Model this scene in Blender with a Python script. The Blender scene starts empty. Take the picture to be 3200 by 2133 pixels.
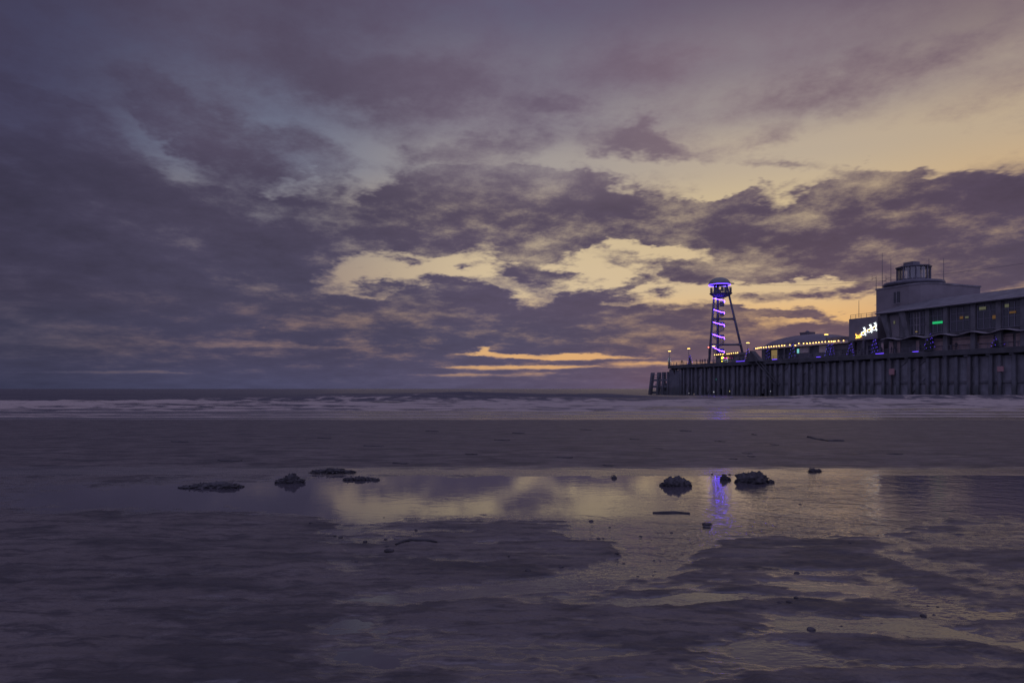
import bpy, bmesh, math, random
import numpy as np
from mathutils import Vector, Matrix
random.seed(7)
C = bpy.context.scene.collection
sc = bpy.context.scene
F = 2133.0; HX = 1600.0; HY = 1214.0; CAMZ = 2.15       # reference scale used to survey the place
ZP = 1.0                                               # level of the tide pool
R = math.radians

# ------------------------------------------------------------------ helpers
def lin(c):
    o = []
    for v in c[:3]:
        v = v / 255.0
        o.append(v / 12.92 if v <= 0.04045 else ((v + 0.055) / 1.055) ** 2.4)
    return (o[0], o[1], o[2], 1.0)

class NT:
    def __init__(s, tree): s.t = tree; s.n = tree.nodes; s.l = tree.links
    def new(s, typ, **kw):
        n = s.n.new(typ)
        for k, v in kw.items():
            setattr(n, k, v)
        return n
    def put(s, sock, v):
        if isinstance(v, bpy.types.NodeSocket): s.l.new(v, sock)
        else: sock.default_value = v
    def math(s, op, a, b=None, c=None, clamp=False):
        n = s.new('ShaderNodeMath', operation=op); n.use_clamp = clamp
        s.put(n.inputs[0], a)
        if b is not None: s.put(n.inputs[1], b)
        if c is not None: s.put(n.inputs[2], c)
        return n.outputs[0]
    def vmath(s, op, a, b=None):
        n = s.new('ShaderNodeVectorMath', operation=op)
        s.put(n.inputs[0], a)
        if b is not None: s.put(n.inputs[1], b)
        return n.outputs[1] if op in ('LENGTH', 'DOT_PRODUCT') else n.outputs[0]
    def comb(s, x, y, z=0.0):
        n = s.new('ShaderNodeCombineXYZ'); s.put(n.inputs[0], x); s.put(n.inputs[1], y); s.put(n.inputs[2], z)
        return n.outputs[0]
    def noise(s, vec, scale, detail=4.0, rough=0.55, col=False, dist=0.0):
        n = s.new('ShaderNodeTexNoise'); s.put(n.inputs['Vector'], vec)
        n.inputs['Scale'].default_value = scale; n.inputs['Detail'].default_value = detail
        n.inputs['Roughness'].default_value = rough; n.inputs['Distortion'].default_value = dist
        return n.outputs['Color'] if col else n.outputs['Fac']
    def mapr(s, v, a, b, c=0.0, d=1.0, smooth=True):
        n = s.new('ShaderNodeMapRange'); n.interpolation_type = 'SMOOTHSTEP' if smooth else 'LINEAR'
        s.put(n.inputs['Value'], v); s.put(n.inputs['From Min'], a); s.put(n.inputs['From Max'], b)
        s.put(n.inputs['To Min'], c); s.put(n.inputs['To Max'], d)
        return n.outputs['Result']
    def mix(s, f, a, b, mode='MIX'):
        n = s.new('ShaderNodeMix', data_type='RGBA', blend_type=mode)
        s.put(n.inputs[0], f); s.put(n.inputs[6], a); s.put(n.inputs[7], b)
        return n.outputs[2]
    def fmix(s, f, a, b):
        n = s.new('ShaderNodeMix', data_type='FLOAT')
        s.put(n.inputs[0], f); s.put(n.inputs[2], a); s.put(n.inputs[3], b)
        return n.outputs[0]
    def ramp(s, fac, stops, interp='EASE'):
        n = s.new('ShaderNodeValToRGB'); cr = n.color_ramp; cr.interpolation = interp
        s.put(n.inputs[0], fac)
        while len(cr.elements) < len(stops): cr.elements.new(0.5)
        for e, (p, c) in zip(cr.elements, sorted(stops, key=lambda q: q[0])):
            e.position = p; e.color = c
        return n.outputs[0]

def pmat(name, col, rough=0.8, spec=0.3, metal=0.0, var=0.0, vscale=1.0, emis=None, estr=0.0):
    m = bpy.data.materials.new(name); m.use_nodes = True
    t = NT(m.node_tree); b = t.n['Principled BSDF']
    c = tuple(col) + (1.0,) if len(col) == 3 else tuple(col)
    b.inputs['Base Color'].default_value = c
    b.inputs['Roughness'].default_value = rough
    b.inputs['Specular IOR Level'].default_value = spec
    b.inputs['Metallic'].default_value = metal
    if var:
        g = t.new('ShaderNodeNewGeometry')
        nz = t.noise(g.outputs['Position'], vscale, 5.0, 0.6)
        k = t.mapr(nz, 0.3, 0.7, 1 - var, 1 + var)
        vm = t.new('ShaderNodeVectorMath', operation='SCALE')
        vm.inputs[0].default_value = c[:3]; t.l.new(k, vm.inputs['Scale'])
        t.l.new(vm.outputs[0], b.inputs['Base Color'])
    if emis:
        b.inputs['Emission Color'].default_value = tuple(emis) + (1.0,)
        b.inputs['Emission Strength'].default_value = estr
    return m

class MB:
    def __init__(s): s.v = []; s.f = []
    def add(s, vs, fs):
        o = len(s.v); s.v += [tuple(v) for v in vs]; s.f += [tuple(i + o for i in f) for f in fs]; return s
    def prism(s, base, top):
        """closed solid between two matching outlines"""
        n = len(base)
        fs = [tuple(range(n))[::-1], tuple(range(n, 2 * n))] + [(i, (i + 1) % n, n + (i + 1) % n, n + i) for i in range(n)]
        return s.add(list(base) + list(top), fs)
    def box(s, c, d, M=None):
        x, y, z = (k / 2 for k in d); c = Vector(c)
        vs = [Vector(p) for p in ((-x, -y, -z), (x, -y, -z), (x, y, -z), (-x, y, -z), (-x, -y, z), (x, -y, z), (x, y, z), (-x, y, z))]
        if M is not None: vs = [M @ v for v in vs]
        return s.add([v + c for v in vs], [(3, 2, 1, 0), (4, 5, 6, 7), (0, 1, 5, 4), (1, 2, 6, 5), (2, 3, 7, 6), (3, 0, 4, 7)])
    def tube(s, pts, r, n=8, cap=True):
        pts = [Vector(p) for p in pts]; rs = r if isinstance(r, (list, tuple)) else [r] * len(pts)
        rings = []; up = None
        for i, p in enumerate(pts):
            d = (pts[min(i + 1, len(pts) - 1)] - pts[max(i - 1, 0)]).normalized()
            if up is None or abs(up.dot(d)) > 0.98: up = Vector((0, 0, 1)) if abs(d.z) < 0.9 else Vector((1, 0, 0))
            a = d.cross(up).normalized(); b = a.cross(d).normalized(); up = b
            rings.append([p + (a * math.cos(2 * math.pi * k / n) + b * math.sin(2 * math.pi * k / n)) * rs[i] for k in range(n)])
        vs = [v for q in rings for v in q]; fs = []
        for i in range(len(pts) - 1):
            for k in range(n):
                fs.append((i * n + k, i * n + (k + 1) % n, (i + 1) * n + (k + 1) % n, (i + 1) * n + k))
        if cap:
            fs.append(tuple(range(n))[::-1]); fs.append(tuple(range((len(pts) - 1) * n, len(pts) * n)))
        return s.add(vs, fs)
    def lathe(s, prof, c=(0, 0, 0), n=24):
        """prof: (radius, z) from bottom to top"""
        c = Vector(c); vs = []; fs = []
        for (r, z) in prof:
            for k in range(n):
                a = 2 * math.pi * k / n
                vs.append(c + Vector((max(r, 1e-4) * math.cos(a), max(r, 1e-4) * math.sin(a), z)))
        for i in range(len(prof) - 1):
            for k in range(n):
                fs.append((i * n + k, i * n + (k + 1) % n, (i + 1) * n + (k + 1) % n, (i + 1) * n + k))
        fs.append(tuple(range(n))[::-1]); fs.append(tuple(range((len(prof) - 1) * n, len(prof) * n)))
        return s.add(vs, fs)
    def octa(s, c, r):
        c = Vector(c)
        vs = [c + Vector(p) * r for p in ((1, 0, 0), (-1, 0, 0), (0, 1, 0), (0, -1, 0), (0, 0, 1), (0, 0, -1))]
        return s.add(vs, [(0, 2, 4), (2, 1, 4), (1, 3, 4), (3, 0, 4), (2, 0, 5), (1, 2, 5), (3, 1, 5), (0, 3, 5)])
    def build(s, name, mat, parent=None, smooth=False, origin=None):
        o0 = Vector(origin) if origin is not None else (Vector(parent_loc(parent)) if parent is not None else Vector((0, 0, 0)))
        me = bpy.data.meshes.new(name)
        me.from_pydata([tuple(Vector(v) - o0) for v in s.v], [], s.f)
        me.materials.append(mat)
        if smooth: me.polygons.foreach_set('use_smooth', [True] * len(me.polygons))
        me.update()
        o = bpy.data.objects.new(name, me); C.objects.link(o)
        if parent is not None: o.parent = parent
        else: o.location = o0
        return o

def parent_loc(p):
    l = Vector((0, 0, 0))
    while p is not None: l = l + p.location; p = p.parent
    return l

def tag(o, label=None, cat=None, group=None, kind=None):
    if label: o['label'] = label
    if cat: o['category'] = cat
    if group: o['group'] = group
    if kind: o['kind'] = kind
    return o

def thing(name, label, cat, loc=(0, 0, 0), group=None):
    o = bpy.data.objects.new(name, None); C.objects.link(o); o.location = loc; o.empty_display_size = 0.3
    return tag(o, label, cat, group)

def copy_tree(o, parent=None):
    c = o.copy(); C.objects.link(c)
    if parent is not None: c.parent = parent
    for ch in [q for q in bpy.data.objects if q.parent == o]: copy_tree(ch, c)
    return c

# vectorised gradient noise
def _hash(ix, iy, seed):
    h = (ix.astype(np.int64) * 374761393 + iy.astype(np.int64) * 668265263 + seed * 974711) & 0x7fffffff
    h = ((h ^ (h >> 13)) * 1274126177) & 0x7fffffff
    return (h ^ (h >> 16)) & 0xffff
def pnoise(x, y, seed=0):
    x = np.asarray(x, float); y = np.asarray(y, float)
    x0 = np.floor(x); y0 = np.floor(y); fx = x - x0; fy = y - y0
    u = fx * fx * fx * (fx * (fx * 6 - 15) + 10); w = fy * fy * fy * (fy * (fy * 6 - 15) + 10)
    def g(ix, iy, dx, dy):
        a = _hash(ix, iy, seed) / 65536.0 * 2 * np.pi
        return np.cos(a) * dx + np.sin(a) * dy
    n00 = g(x0, y0, fx, fy); n10 = g(x0 + 1, y0, fx - 1, fy); n01 = g(x0, y0 + 1, fx, fy - 1); n11 = g(x0 + 1, y0 + 1, fx - 1, fy - 1)
    return ((n00 * (1 - u) + n10 * u) * (1 - w) + (n01 * (1 - u) + n11 * u) * w) * 1.5
def fbm(x, y, oct=4, seed=0, gain=0.5):
    s = 0; a = 1.0; t = 0
    for i in range(oct):
        s = s + a * pnoise(x * 2 ** i, y * 2 ** i, seed + i * 17); t += a; a *= gain
    return s / t
def sstep(x, a, b):
    t = np.clip((x - a) / (b - a), 0, 1); return t * t * (3 - 2 * t)

def grid_mesh(name, X, Y, Z, mat, attrs=None, flip=False):
    nr, nc = X.shape
    co = np.stack([X, Y, Z], -1).reshape(-1, 3).astype(np.float32)
    i = np.arange(nr * nc).reshape(nr, nc)
    q = np.stack([i[:-1, :-1], i[:-1, 1:], i[1:, 1:], i[1:, :-1]], -1).reshape(-1, 4)
    me = bpy.data.meshes.new(name)
    me.vertices.add(len(co)); me.vertices.foreach_set('co', co.ravel())
    me.loops.add(q.size); me.loops.foreach_set('vertex_index', q.ravel().astype(np.int32))
    me.polygons.add(len(q)); me.polygons.foreach_set('loop_start', np.arange(0, q.size, 4, dtype=np.int32))
    me.polygons.foreach_set('loop_total', np.full(len(q), 4, dtype=np.int32))
    me.polygons.foreach_set('use_smooth', np.ones(len(q), dtype=bool))
    for k, v in (attrs or {}).items():
        a = me.attributes.new(k, 'FLOAT', 'POINT'); a.data.foreach_set('value', v.ravel().astype(np.float32))
    me.update(calc_edges=True); me.validate()
    me.materials.append(mat)
    o = bpy.data.objects.new(name, me); C.objects.link(o)
    return o

# ------------------------------------------------------------------ render / camera
sc.render.engine = 'CYCLES'
sc.view_settings.view_transform = 'Standard'; sc.view_settings.look = 'None'
sc.view_settings.exposure = 0.0; sc.view_settings.gamma = 1.0
cd = bpy.data.cameras.new('camera'); cam = bpy.data.objects.new('camera', cd); C.objects.link(cam)
cam.location = (0, 0, CAMZ); cam.rotation_euler = (R(90), 0, 0)
cd.lens = 24.0; cd.sensor_width = 36.0; cd.sensor_fit = 'HORIZONTAL'
cd.shift_y = (HY - 1066.5) / 3200.0
cd.clip_start = 0.05; cd.clip_end = 60000
sc.camera = cam

# ------------------------------------------------------------------ sky
def azel(px, py):
    u = (px - HX) / F; v = (HY - py) / F
    return math.atan(u), math.atan(v / math.sqrt(1 + u * u))
#SKYBEGIN
def make_world():
    w = bpy.data.worlds.new('World'); sc.world = w; w.use_nodes = True
    t = NT(w.node_tree); t.n.clear()
    out = t.new('ShaderNodeOutputWorld'); bg = t.new('ShaderNodeBackground')
    t.l.new(bg.outputs[0], out.inputs[0])
    d = t.new('ShaderNodeTexCoord').outputs['Generated']
    sp = t.new('ShaderNodeSeparateXYZ'); t.l.new(d, sp.inputs[0])
    x, y, z = sp.outputs
    az = t.math('ARCTAN2', x, y); zc = t.math('MAXIMUM', z, 0.0); el = t.math('ARCSINE', zc)
    inv = t.math('DIVIDE', 1.0, t.math('ADD', zc, 0.19))
    P = t.comb(t.math('MULTIPLY', x, inv), t.math('MULTIPLY', y, inv), 0.3)
    # wind-drawn wisps: bend the places of the clouds with noise on the cloud layer
    wn = t.vmath('SUBTRACT', t.noise(P, 2.3, 5.0, 0.68, col=True), (0.5, 0.5, 0.5))
    ay = t.mapr(el, 0.03, 0.30, 0.010, 0.15, smooth=False)
    wv = t.vmath('MULTIPLY', wn, t.comb(0.24, ay, 0.0))
    uv = t.vmath('ADD', t.comb(az, el, 0.0), wv)
    # placed clouds and openings: x, y, half width, half height, tilt, weight
    E = [
     # openings
     (560,480,200,48,-14,-.62),(1040,430,260,110,-8,-.65),(1085,600,130,60,20,-1.0),(900,590,70,30,0,-.7),(1280,700,120,60,0,-.15),
     (1320,850,330,75,8,-1.8),(1560,830,120,90,0,-.7),(1780,900,440,80,-3,-2.2),(2010,790,330,62,5,-1.0),(1500,760,70,30,0,-.5),
     (2500,380,1150,330,0,-.14),(1780,520,330,90,0,-.25),(2300,540,520,110,0,-.45),(2900,500,400,90,0,-.4),(2060,640,110,40,0,-.8),
     (1720,1113,290,9,-1,-1.6),(1480,1098,90,9,-8,-1.0),(1650,1147,330,7,0,-1.0),(330,1163,330,9,0,-.85),(880,1028,170,12,-4,-.9),(790,1012,30,12,0,-.6),
     (1450,1170,330,8,0,-.7),(2060,1135,200,8,0,-.7),(1000,1085,420,10,0,-.25),
     (2430,945,290,65,0,-2.0),(2500,1012,170,22,-3,-2.4),(2640,975,110,80,0,-1.8),(2480,818,60,16,0,-1.0),(2240,800,110,26,0,-.8),(2210,890,150,60,0,-1.2),
     (2800,672,36,18,0,-1.0),(2940,610,120,30,0,-.4),(2380,1005,60,12,0,-.6),
    ]
    NOPEN = len(E)
    E += [
     # clouds
     (2330,868,140,26,-4,.9),(2370,925,110,18,0,.9),(2540,925,110,16,0,.9),(2470,985,150,14,-2,.9),(2285,968,70,14,0,.9),(2590,1002,60,14,0,.8),(2680,905,90,22,-6,.9),
     (1280,820,70,18,8,.8),(1560,915,80,14,0,.6),(1760,860,110,24,-6,.5),(1930,820,110,20,-4,.6),(1980,930,70,12,0,.6),(1390,860,70,20,-10,.9),(2040,770,90,22,-6,.9),(1820,770,120,26,4,.7),
     (2900,750,600,150,0,2.0),(2710,650,220,110,5,1.5),(2620,690,120,80,0,.8),(3190,720,330,130,0,1.6),(2960,660,120,60,0,.8),(3080,600,200,46,-8,.9),(2400,720,260,80,0,1.2),(2480,822,330,48,-4,1.2),(2170,740,150,80,-10,1.3),
     (2200,850,170,34,-6,.7),(1650,680,620,110,0,1.6),(2060,700,170,75,-15,1.3),(1900,640,200,50,0,.6),(2260,608,170,26,-5,1.35),(2190,660,150,42,-6,1.2),
     (1650,1020,880,84,0,1.6),(1950,995,420,48,-2,1.2),(1100,1000,500,60,0,.9),(2560,1075,460,55,0,1.8),(2640,1040,150,24,-4,1.1),(2420,978,170,18,-3,1.3),
     (1420,912,190,45,0,1.7),(1180,897,80,24,0,1.2),(1500,828,60,22,0,1.0),(1675,850,140,70,-20,1.2),(1850,920,120,26,4,1.5),(1960,886,80,22,0,1.2),(2090,856,150,42,-5,1.2),(2110,916,90,16,0,1.1),(1690,790,160,40,0,.7),
     (2610,270,230,60,8,.45),(2990,140,300,50,0,.35),(2010,450,230,40,-5,.95),(2460,525,170,34,-22,.75),(2780,545,130,28,0,.85),(2360,430,160,40,12,.45),
     (1480,480,180,45,0,.7),(1750,388,120,34,0,.5),(1870,565,110,44,-10,1.0),(1700,560,110,40,0,.5),(1560,590,210,60,0,.7),(2050,230,260,60,5,.4),
     (850,450,290,70,-8,.8),(560,385,230,60,-32,.8),(600,780,700,230,0,.7),(1150,700,400,110,0,.8),(150,330,180,20,0,.5),(1250,250,300,60,0,.4),
    ]
    acc = t.math('ADD', t.mapr(az, -0.316, 0.20, 0.80, 0.30), t.mapr(el, 0.062, 0.035, 0.0, 0.65))
    for j, (cx, cy, rx, ry, rot, wt) in enumerate(E):
        if j == NOPEN: acc = t.math('MAXIMUM', acc, -0.62)
        a0, e0 = azel(cx, cy); a1, _ = azel(cx + rx * .5, cy); a2, _ = azel(cx - rx * .5, cy)
        m = t.new('ShaderNodeMapping', vector_type='TEXTURE'); t.l.new(uv, m.inputs['Vector'])
        m.inputs['Location'].default_value = (a0, e0, 0); m.inputs['Rotation'].default_value = (0, 0, R(rot))
        m.inputs['Scale'].default_value = ((a1 - a2) * 1.25, ry / F * 1.25 * math.cos(a0), 1)
        g = t.new('ShaderNodeTexGradient', gradient_type='SPHERICAL'); t.l.new(m.outputs[0], g.inputs[0])
        acc = t.math('MULTIPLY_ADD', g.outputs[1], max(-2.2, min(1.7, wt)) * 1.7, acc)
    acc = t.math('MINIMUM', acc, 1.0)
    f1 = t.noise(P, 4.0, 7.0, 0.66); f2 = t.noise(t.vmath('ADD', P, (3.1, 9.2, 1.0)), 0.9, 3.0, 0.5)
    dens = t.math('MULTIPLY_ADD', t.math('SUBTRACT', f1, 0.5), t.mapr(el, 0.09, 0.20, 2.0, 3.2), acc)
    dens = t.math('MULTIPLY_ADD', t.math('SUBTRACT', f2, 0.5), 1.3, dens)
    mask = t.mapr(dens, -0.30, t.mapr(el, 0.18, 0.35, 1.06, 1.34))
    an = t.mapr(az, -0.66, 0.66, 0.0, 1.0, smooth=False)
    xs = (0, 800, 1600, 2400, 3200); ps = [(azel(q, HY)[0] + .66) / 1.32 for q in xs]
    def table(rows):
        cur = None
        for k, (py, cols) in enumerate(rows):
            rp = t.ramp(an, [(p, lin(c)) for p, c in zip(ps, cols)], 'EASE')
            e = math.atan((HY - py) / F)
            if cur is None: cur = rp
            else:
                f = t.mapr(el, pe, e, smooth=True); cur = t.mix(f, cur, rp)
            pe = e
        return cur
    clear = table([
     (1214, ((56,58,82),(72,73,98),(90,86,108),(100,91,106),(104,90,102))),
     (1130, ((90,83,98),(146,120,112),(220,170,116),(206,158,114),(160,126,110))),
     (1030, ((98,88,102),(160,128,112),(222,183,133),(228,183,124),(200,155,112))),
     (900, ((80,76,98),(146,128,122),(210,188,154),(210,185,148),(198,168,130))),
     (700, ((72,70,96),(130,126,132),(204,184,150),(206,184,146),(202,172,132))),
     (520, ((70,70,98),(112,116,136),(160,152,149),(184,168,149),(187,167,142))),
     (380, ((68,68,96),(102,105,127),(136,130,139),(155,144,142),(161,145,136))),
     (230, ((66,66,94),(90,90,114),(118,112,127),(132,121,130),(134,118,120))),
     (0,   ((58,56,78),(84,79,100),(96,93,116),(104,93,111),(90,82,102))),
    ])
    cloud = table([
     (1214, ((54,56,80),(66,67,94),(76,74,100),(82,74,97),(82,72,94))),
     (1080, ((55,55,78),(64,62,88),(70,68,94),(74,69,93),(74,67,88))),
     (950, ((57,53,75),(66,62,85),(78,70,93),(78,69,91),(72,65,87))),
     (700, ((56,52,73),(69,63,84),(86,75,94),(80,69,89),(76,65,85))),
     (480, ((62,58,82),(82,74,95),(106,94,110),(124,106,114),(122,102,108))),
     (250, ((64,60,84),(84,76,97),(100,88,106),(116,99,110),(110,93,104))),
     (0,   ((58,53,76),(80,71,93),(90,79,101),(97,83,101),(86,74,94))),
    ])
    # thin cloud glows mauve, thick cloud is darker
    th = t.mapr(dens, 0.4, 1.7, t.mapr(el, 0.2, 0.35, 1.28, 1.10), t.mapr(el, 0.2, 0.35, 0.84, 0.94), smooth=False)
    cv = t.math('MULTIPLY', th, t.mapr(f2, 0.3, 0.7, 0.88, 1.14, smooth=False))
    vs = t.new('ShaderNodeVectorMath', operation='SCALE'); t.l.new(cloud, vs.inputs[0]); t.l.new(cv, vs.inputs['Scale'])
    col = t.mix(mask, clear, vs.outputs[0])
    # unseen sky overhead and behind, brightened blue to light the beach and pier
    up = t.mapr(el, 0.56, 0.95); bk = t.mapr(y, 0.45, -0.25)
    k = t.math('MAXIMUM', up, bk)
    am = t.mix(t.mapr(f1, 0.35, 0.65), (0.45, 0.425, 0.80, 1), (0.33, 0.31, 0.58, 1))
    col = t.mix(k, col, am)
    ns = t.new('ShaderNodeTexSky', sky_type='NISHITA'); ns.sun_disc = False
    ns.sun_elevation = R(1.0); ns.sun_rotation = R(25)
    nsv = t.new('ShaderNodeVectorMath', operation='SCALE'); t.l.new(ns.outputs[0], nsv.inputs[0]); nsv.inputs['Scale'].default_value = 0.004
    col = t.mix(1.0, col, nsv.outputs[0], 'ADD')
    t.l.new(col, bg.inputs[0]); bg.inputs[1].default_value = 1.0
    w.cycles.sampling_method = 'MANUAL'; w.cycles.sample_map_resolution = 512
make_world()
#SKYEND
# low afterglow sun, hidden behind the bank of cloud on the right
sl = bpy.data.lights.new('sun', 'SUN'); sl.energy = 0.03; sl.angle = R(20); sl.color = (1.0, 0.72, 0.45)
so = bpy.data.objects.new('sun', sl); C.objects.link(so)
so.rotation_euler = (R(-86), 0, R(-25))
#GROUNDBEGIN
# ------------------------------------------------------------------ beach, tide pool, sea
def m_sand():
    m = bpy.data.materials.new('wet_sand'); m.use_nodes = True
    t = NT(m.node_tree); b = t.n['Principled BSDF']
    g = t.new('ShaderNodeNewGeometry'); p = g.outputs['Position']
    wet = t.new('ShaderNodeAttribute', attribute_name='wet').outputs['Fac']
    n1 = t.noise(p, 1.3, 6.0, 0.6); n2 = t.noise(t.vmath('MULTIPLY', p, (1.6, 7.0, 7.0)), 1.0, 6.0, 0.66); n3 = t.noise(p, 60.0, 4.0, 0.7)
    w = t.math('ADD', wet, t.math('MULTIPLY', t.math('SUBTRACT', n2, 0.5), 2.4), clamp=True)
    dry = t.mix(t.mapr(n1, 0.3, 0.7), (0.088, 0.077, 0.072, 1), (0.120, 0.105, 0.097, 1))
    wetc = t.mix(t.mapr(n2, 0.3, 0.7), (0.070, 0.060, 0.056, 1), (0.098, 0.084, 0.077, 1))
    c = t.mix(w, dry, wetc)
    n4 = t.noise(t.vmath('MULTIPLY', t.vmath('ADD', p, (4.0, 8.0, 0.0)), (0.9, 2.2, 2.0)), 1.0, 7.0, 0.68)
    c = t.mix(t.mapr(n3, 0.48, 0.70, 0.0, 0.5), c, (0.05, 0.045, 0.05, 1))
    n5 = t.noise(t.vmath('MULTIPLY', t.vmath('ADD', p, (14.0, 3.0, 0.0)), (2.6, 9.0, 2.0)), 1.0, 6.0, 0.7)
    c = t.mix(t.mapr(n5, 0.48, 0.62, 0.0, 0.75), c, (0.040, 0.036, 0.038, 1))
    c = t.mix(t.mapr(n4, 0.47, 0.60, 0.0, 0.65), c, (0.036, 0.034, 0.036, 1))
    t.l.new(c, b.inputs['Base Color'])
    t.l.new(t.mapr(w, 0.05, 1.0, 0.58, 0.20), b.inputs['Roughness'])
    t.l.new(t.mapr(w, 0.1, 0.9, 0.09, 0.5), b.inputs['Specular IOR Level'])
    bp = t.new('ShaderNodeBump'); bp.inputs['Distance'].default_value = 0.012
    t.l.new(t.fmix(w, 0.8, 0.12), bp.inputs['Strength'])
    h = t.math('ADD', t.noise(t.vmath('MULTIPLY', p, (7.0, 22.0, 20.0)), 1.0, 5.0, 0.65), t.math('MULTIPLY', n3, 0.25))
    t.l.new(h, bp.inputs['Height']); t.l.new(bp.outputs[0], b.inputs['Normal'])
    return m

def m_pool():
    m = bpy.data.materials.new('pool_water'); m.use_nodes = True
    t = NT(m.node_tree); b = t.n['Principled BSDF']
    p = t.new('ShaderNodeNewGeometry').outputs['Position']
    rp = t.new('ShaderNodeAttribute', attribute_name='ripple').outputs['Fac']
    b.inputs['Base Color'].default_value = (0.060, 0.055, 0.064, 1)
    b.inputs['Roughness'].default_value = 0.035; b.inputs['IOR'].default_value = 1.33
    w = t.vmath('SUBTRACT', t.noise(p, 2.0, 3.0, 0.5, col=True), (0.5, 0.5, 0.5))
    q = t.vmath('ADD', t.vmath('MULTIPLY', p, (3.2, 4.6, 8.0)), t.vmath('MULTIPLY', w, (2.5, 2.5, 0.0)))
    h1 = t.noise(q, 1.0, 4.0, 0.52, dist=0.5); h2 = t.noise(t.vmath('MULTIPLY', p, (16.0, 38.0, 20.0)), 1.0, 2.0, 0.5)
    h = t.math('ADD', h1, t.math('MULTIPLY', h2, 0.22))
    bp = t.new('ShaderNodeBump'); bp.inputs['Distance'].default_value = 0.075
    t.l.new(t.math('ADD', t.math('MULTIPLY', rp, 1.0), 0.012), bp.inputs['Strength'])
    t.l.new(h, bp.inputs['Height']); t.l.new(bp.outputs[0], b.inputs['Normal'])
    return m

def m_sea():
    m = bpy.data.materials.new('sea_water'); m.use_nodes = True
    t = NT(m.node_tree); b = t.n['Principled BSDF']
    p = t.new('ShaderNodeNewGeometry').outputs['Position']
    fo = t.new('ShaderNodeAttribute', attribute_name='foam').outputs['Fac']
    ru = t.new('ShaderNodeAttribute', attribute_name='chop').outputs['Fac']
    n1 = t.noise(t.vmath('MULTIPLY', p, (0.30, 1.0, 1.6)), 1.0, 7.0, 0.66, dist=0.4)
    n2 = t.noise(t.vmath('MULTIPLY', p, (0.16, 0.55, 0.5)), 1.0, 6.0, 0.6)
    f = t.math('ADD', fo, t.math('MULTIPLY', t.math('SUBTRACT', n1, 0.5), 2.2))
    f = t.mapr(f, 0.38, 0.78, 0.0, 1.0)
    col = t.mix(f, (0.062, 0.058, 0.064, 1), (0.30, 0.26, 0.225, 1))
    t.l.new(col, b.inputs['Base Color'])
    t.l.new(t.fmix(f, t.mapr(ru, 0.12, 0.75, 0.26, 0.34), 0.9), b.inputs['Roughness'])
    t.l.new(t.fmix(f, t.mapr(ru, 0.15, 0.8, 0.42, 0.16), 0.05), b.inputs['Specular IOR Level'])
    b.inputs['IOR'].default_value = 1.33
    bp = t.new('ShaderNodeBump'); bp.inputs['Distance'].default_value = 0.5
    t.l.new(ru, bp.inputs['Strength'])
    t.l.new(t.math('ADD', n2, t.math('MULTIPLY', n1, 0.35)), bp.inputs['Height']); t.l.new(bp.outputs[0], b.inputs['Normal'])
    return m

# plan of the wet flat: survey position (x, y), half width, half height, tilt, weight (+ sand bank, - water)
PLAN = [
 (1500,1552,1050,72,0,-2.2),(2600,1565,900,100,0,-2.2),(3100,1535,700,62,0,-2.2),(2250,1620,480,70,0,-1.3),(2450,1625,420,60,0,-1.2),
 (2010,1700,190,110,10,-1.8),(1900,1790,230,55,-12,-1.6),(1640,1835,260,24,-7,-1.2),(1330,1868,330,26,-3,-1.1),(1130,1660,130,80,0,-1.1),(1090,1760,90,70,20,-.8),
 (2545,1787,95,13,0,-1.7),(2530,1822,120,13,4,-1.6),(2180,1872,230,22,0,-1.7),(2480,1955,260,38,3,-1.6),(2820,1950,330,26,-8,-1.1),(3050,1995,330,34,10,-1.2),
 (2950,1860,130,16,12,-1.2),(2880,1760,170,22,10,-.8),(3060,1690,190,28,0,-.9),(3130,1800,160,16,0,-.9),(2350,2040,260,46,0,-1.0),(2950,2080,260,40,-6,-.8),(2620,2090,200,30,5,-.7),
 (1100,1950,420,40,-3,-.75),(1450,2050,520,60,0,-.95),(2050,2110,300,40,0,-.8),(300,1555,420,48,0,-1.1),(420,1800,420,12,0,-.5),(520,1880,360,14,-3,-.5),(700,1845,260,10,-4,-.5),(1250,1660,330,10,0,-.7),(1500,1700,300,9,-2,-.8),(1400,1748,330,9,2,-.8),(1600,1690,200,10,0,-.8),(1560,1820,240,12,-4,-.8),(2150,1790,200,10,-4,-.9),(2300,1752,220,7,-3,-.6),(2750,1700,160,26,8,-.9),(2700,1840,200,18,8,-.7),(3100,1900,200,30,10,-1.0),(2900,2030,160,14,-4,-.7),
 (500,1695,600,85,0,1.7),(900,1720,190,80,0,1.0),(1560,1655,330,46,0,.65),(1330,1720,240,34,0,.7),(1760,1725,150,52,0,1.9),(1420,1790,260,34,0,.7),(1560,1745,230,30,0,.4),
 (2440,1715,320,52,3,2.0),(2700,1760,160,40,10,.9),(2250,1775,160,18,-4,.9),(2400,1806,330,12,0,.8),(2350,1850,380,14,0,.6),
 (2000,1940,480,46,0,1.5),(1500,1925,380,36,0,.9),(2500,1905,280,22,0,1.1),(2900,1630,180,40,0,.9),(3080,1620,200,26,0,.9),(2760,2040,260,40,8,1.3),(3080,2030,180,26,8,.8),(2580,2010,170,18,0,.5),
 (3000,1735,130,22,0,.9),(3150,1745,170,26,0,.8),(2900,1815,160,28,10,.8),(3100,1880,180,34,12,.9),(2750,1900,160,22,0,.5),(1900,2070,500,40,0,.7),(2500,2120,260,24,0,1.1),(3050,2125,300,22,0,.9),(600,1830,600,40,0,.7),(400,2080,600,60,0,.4),
]
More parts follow.
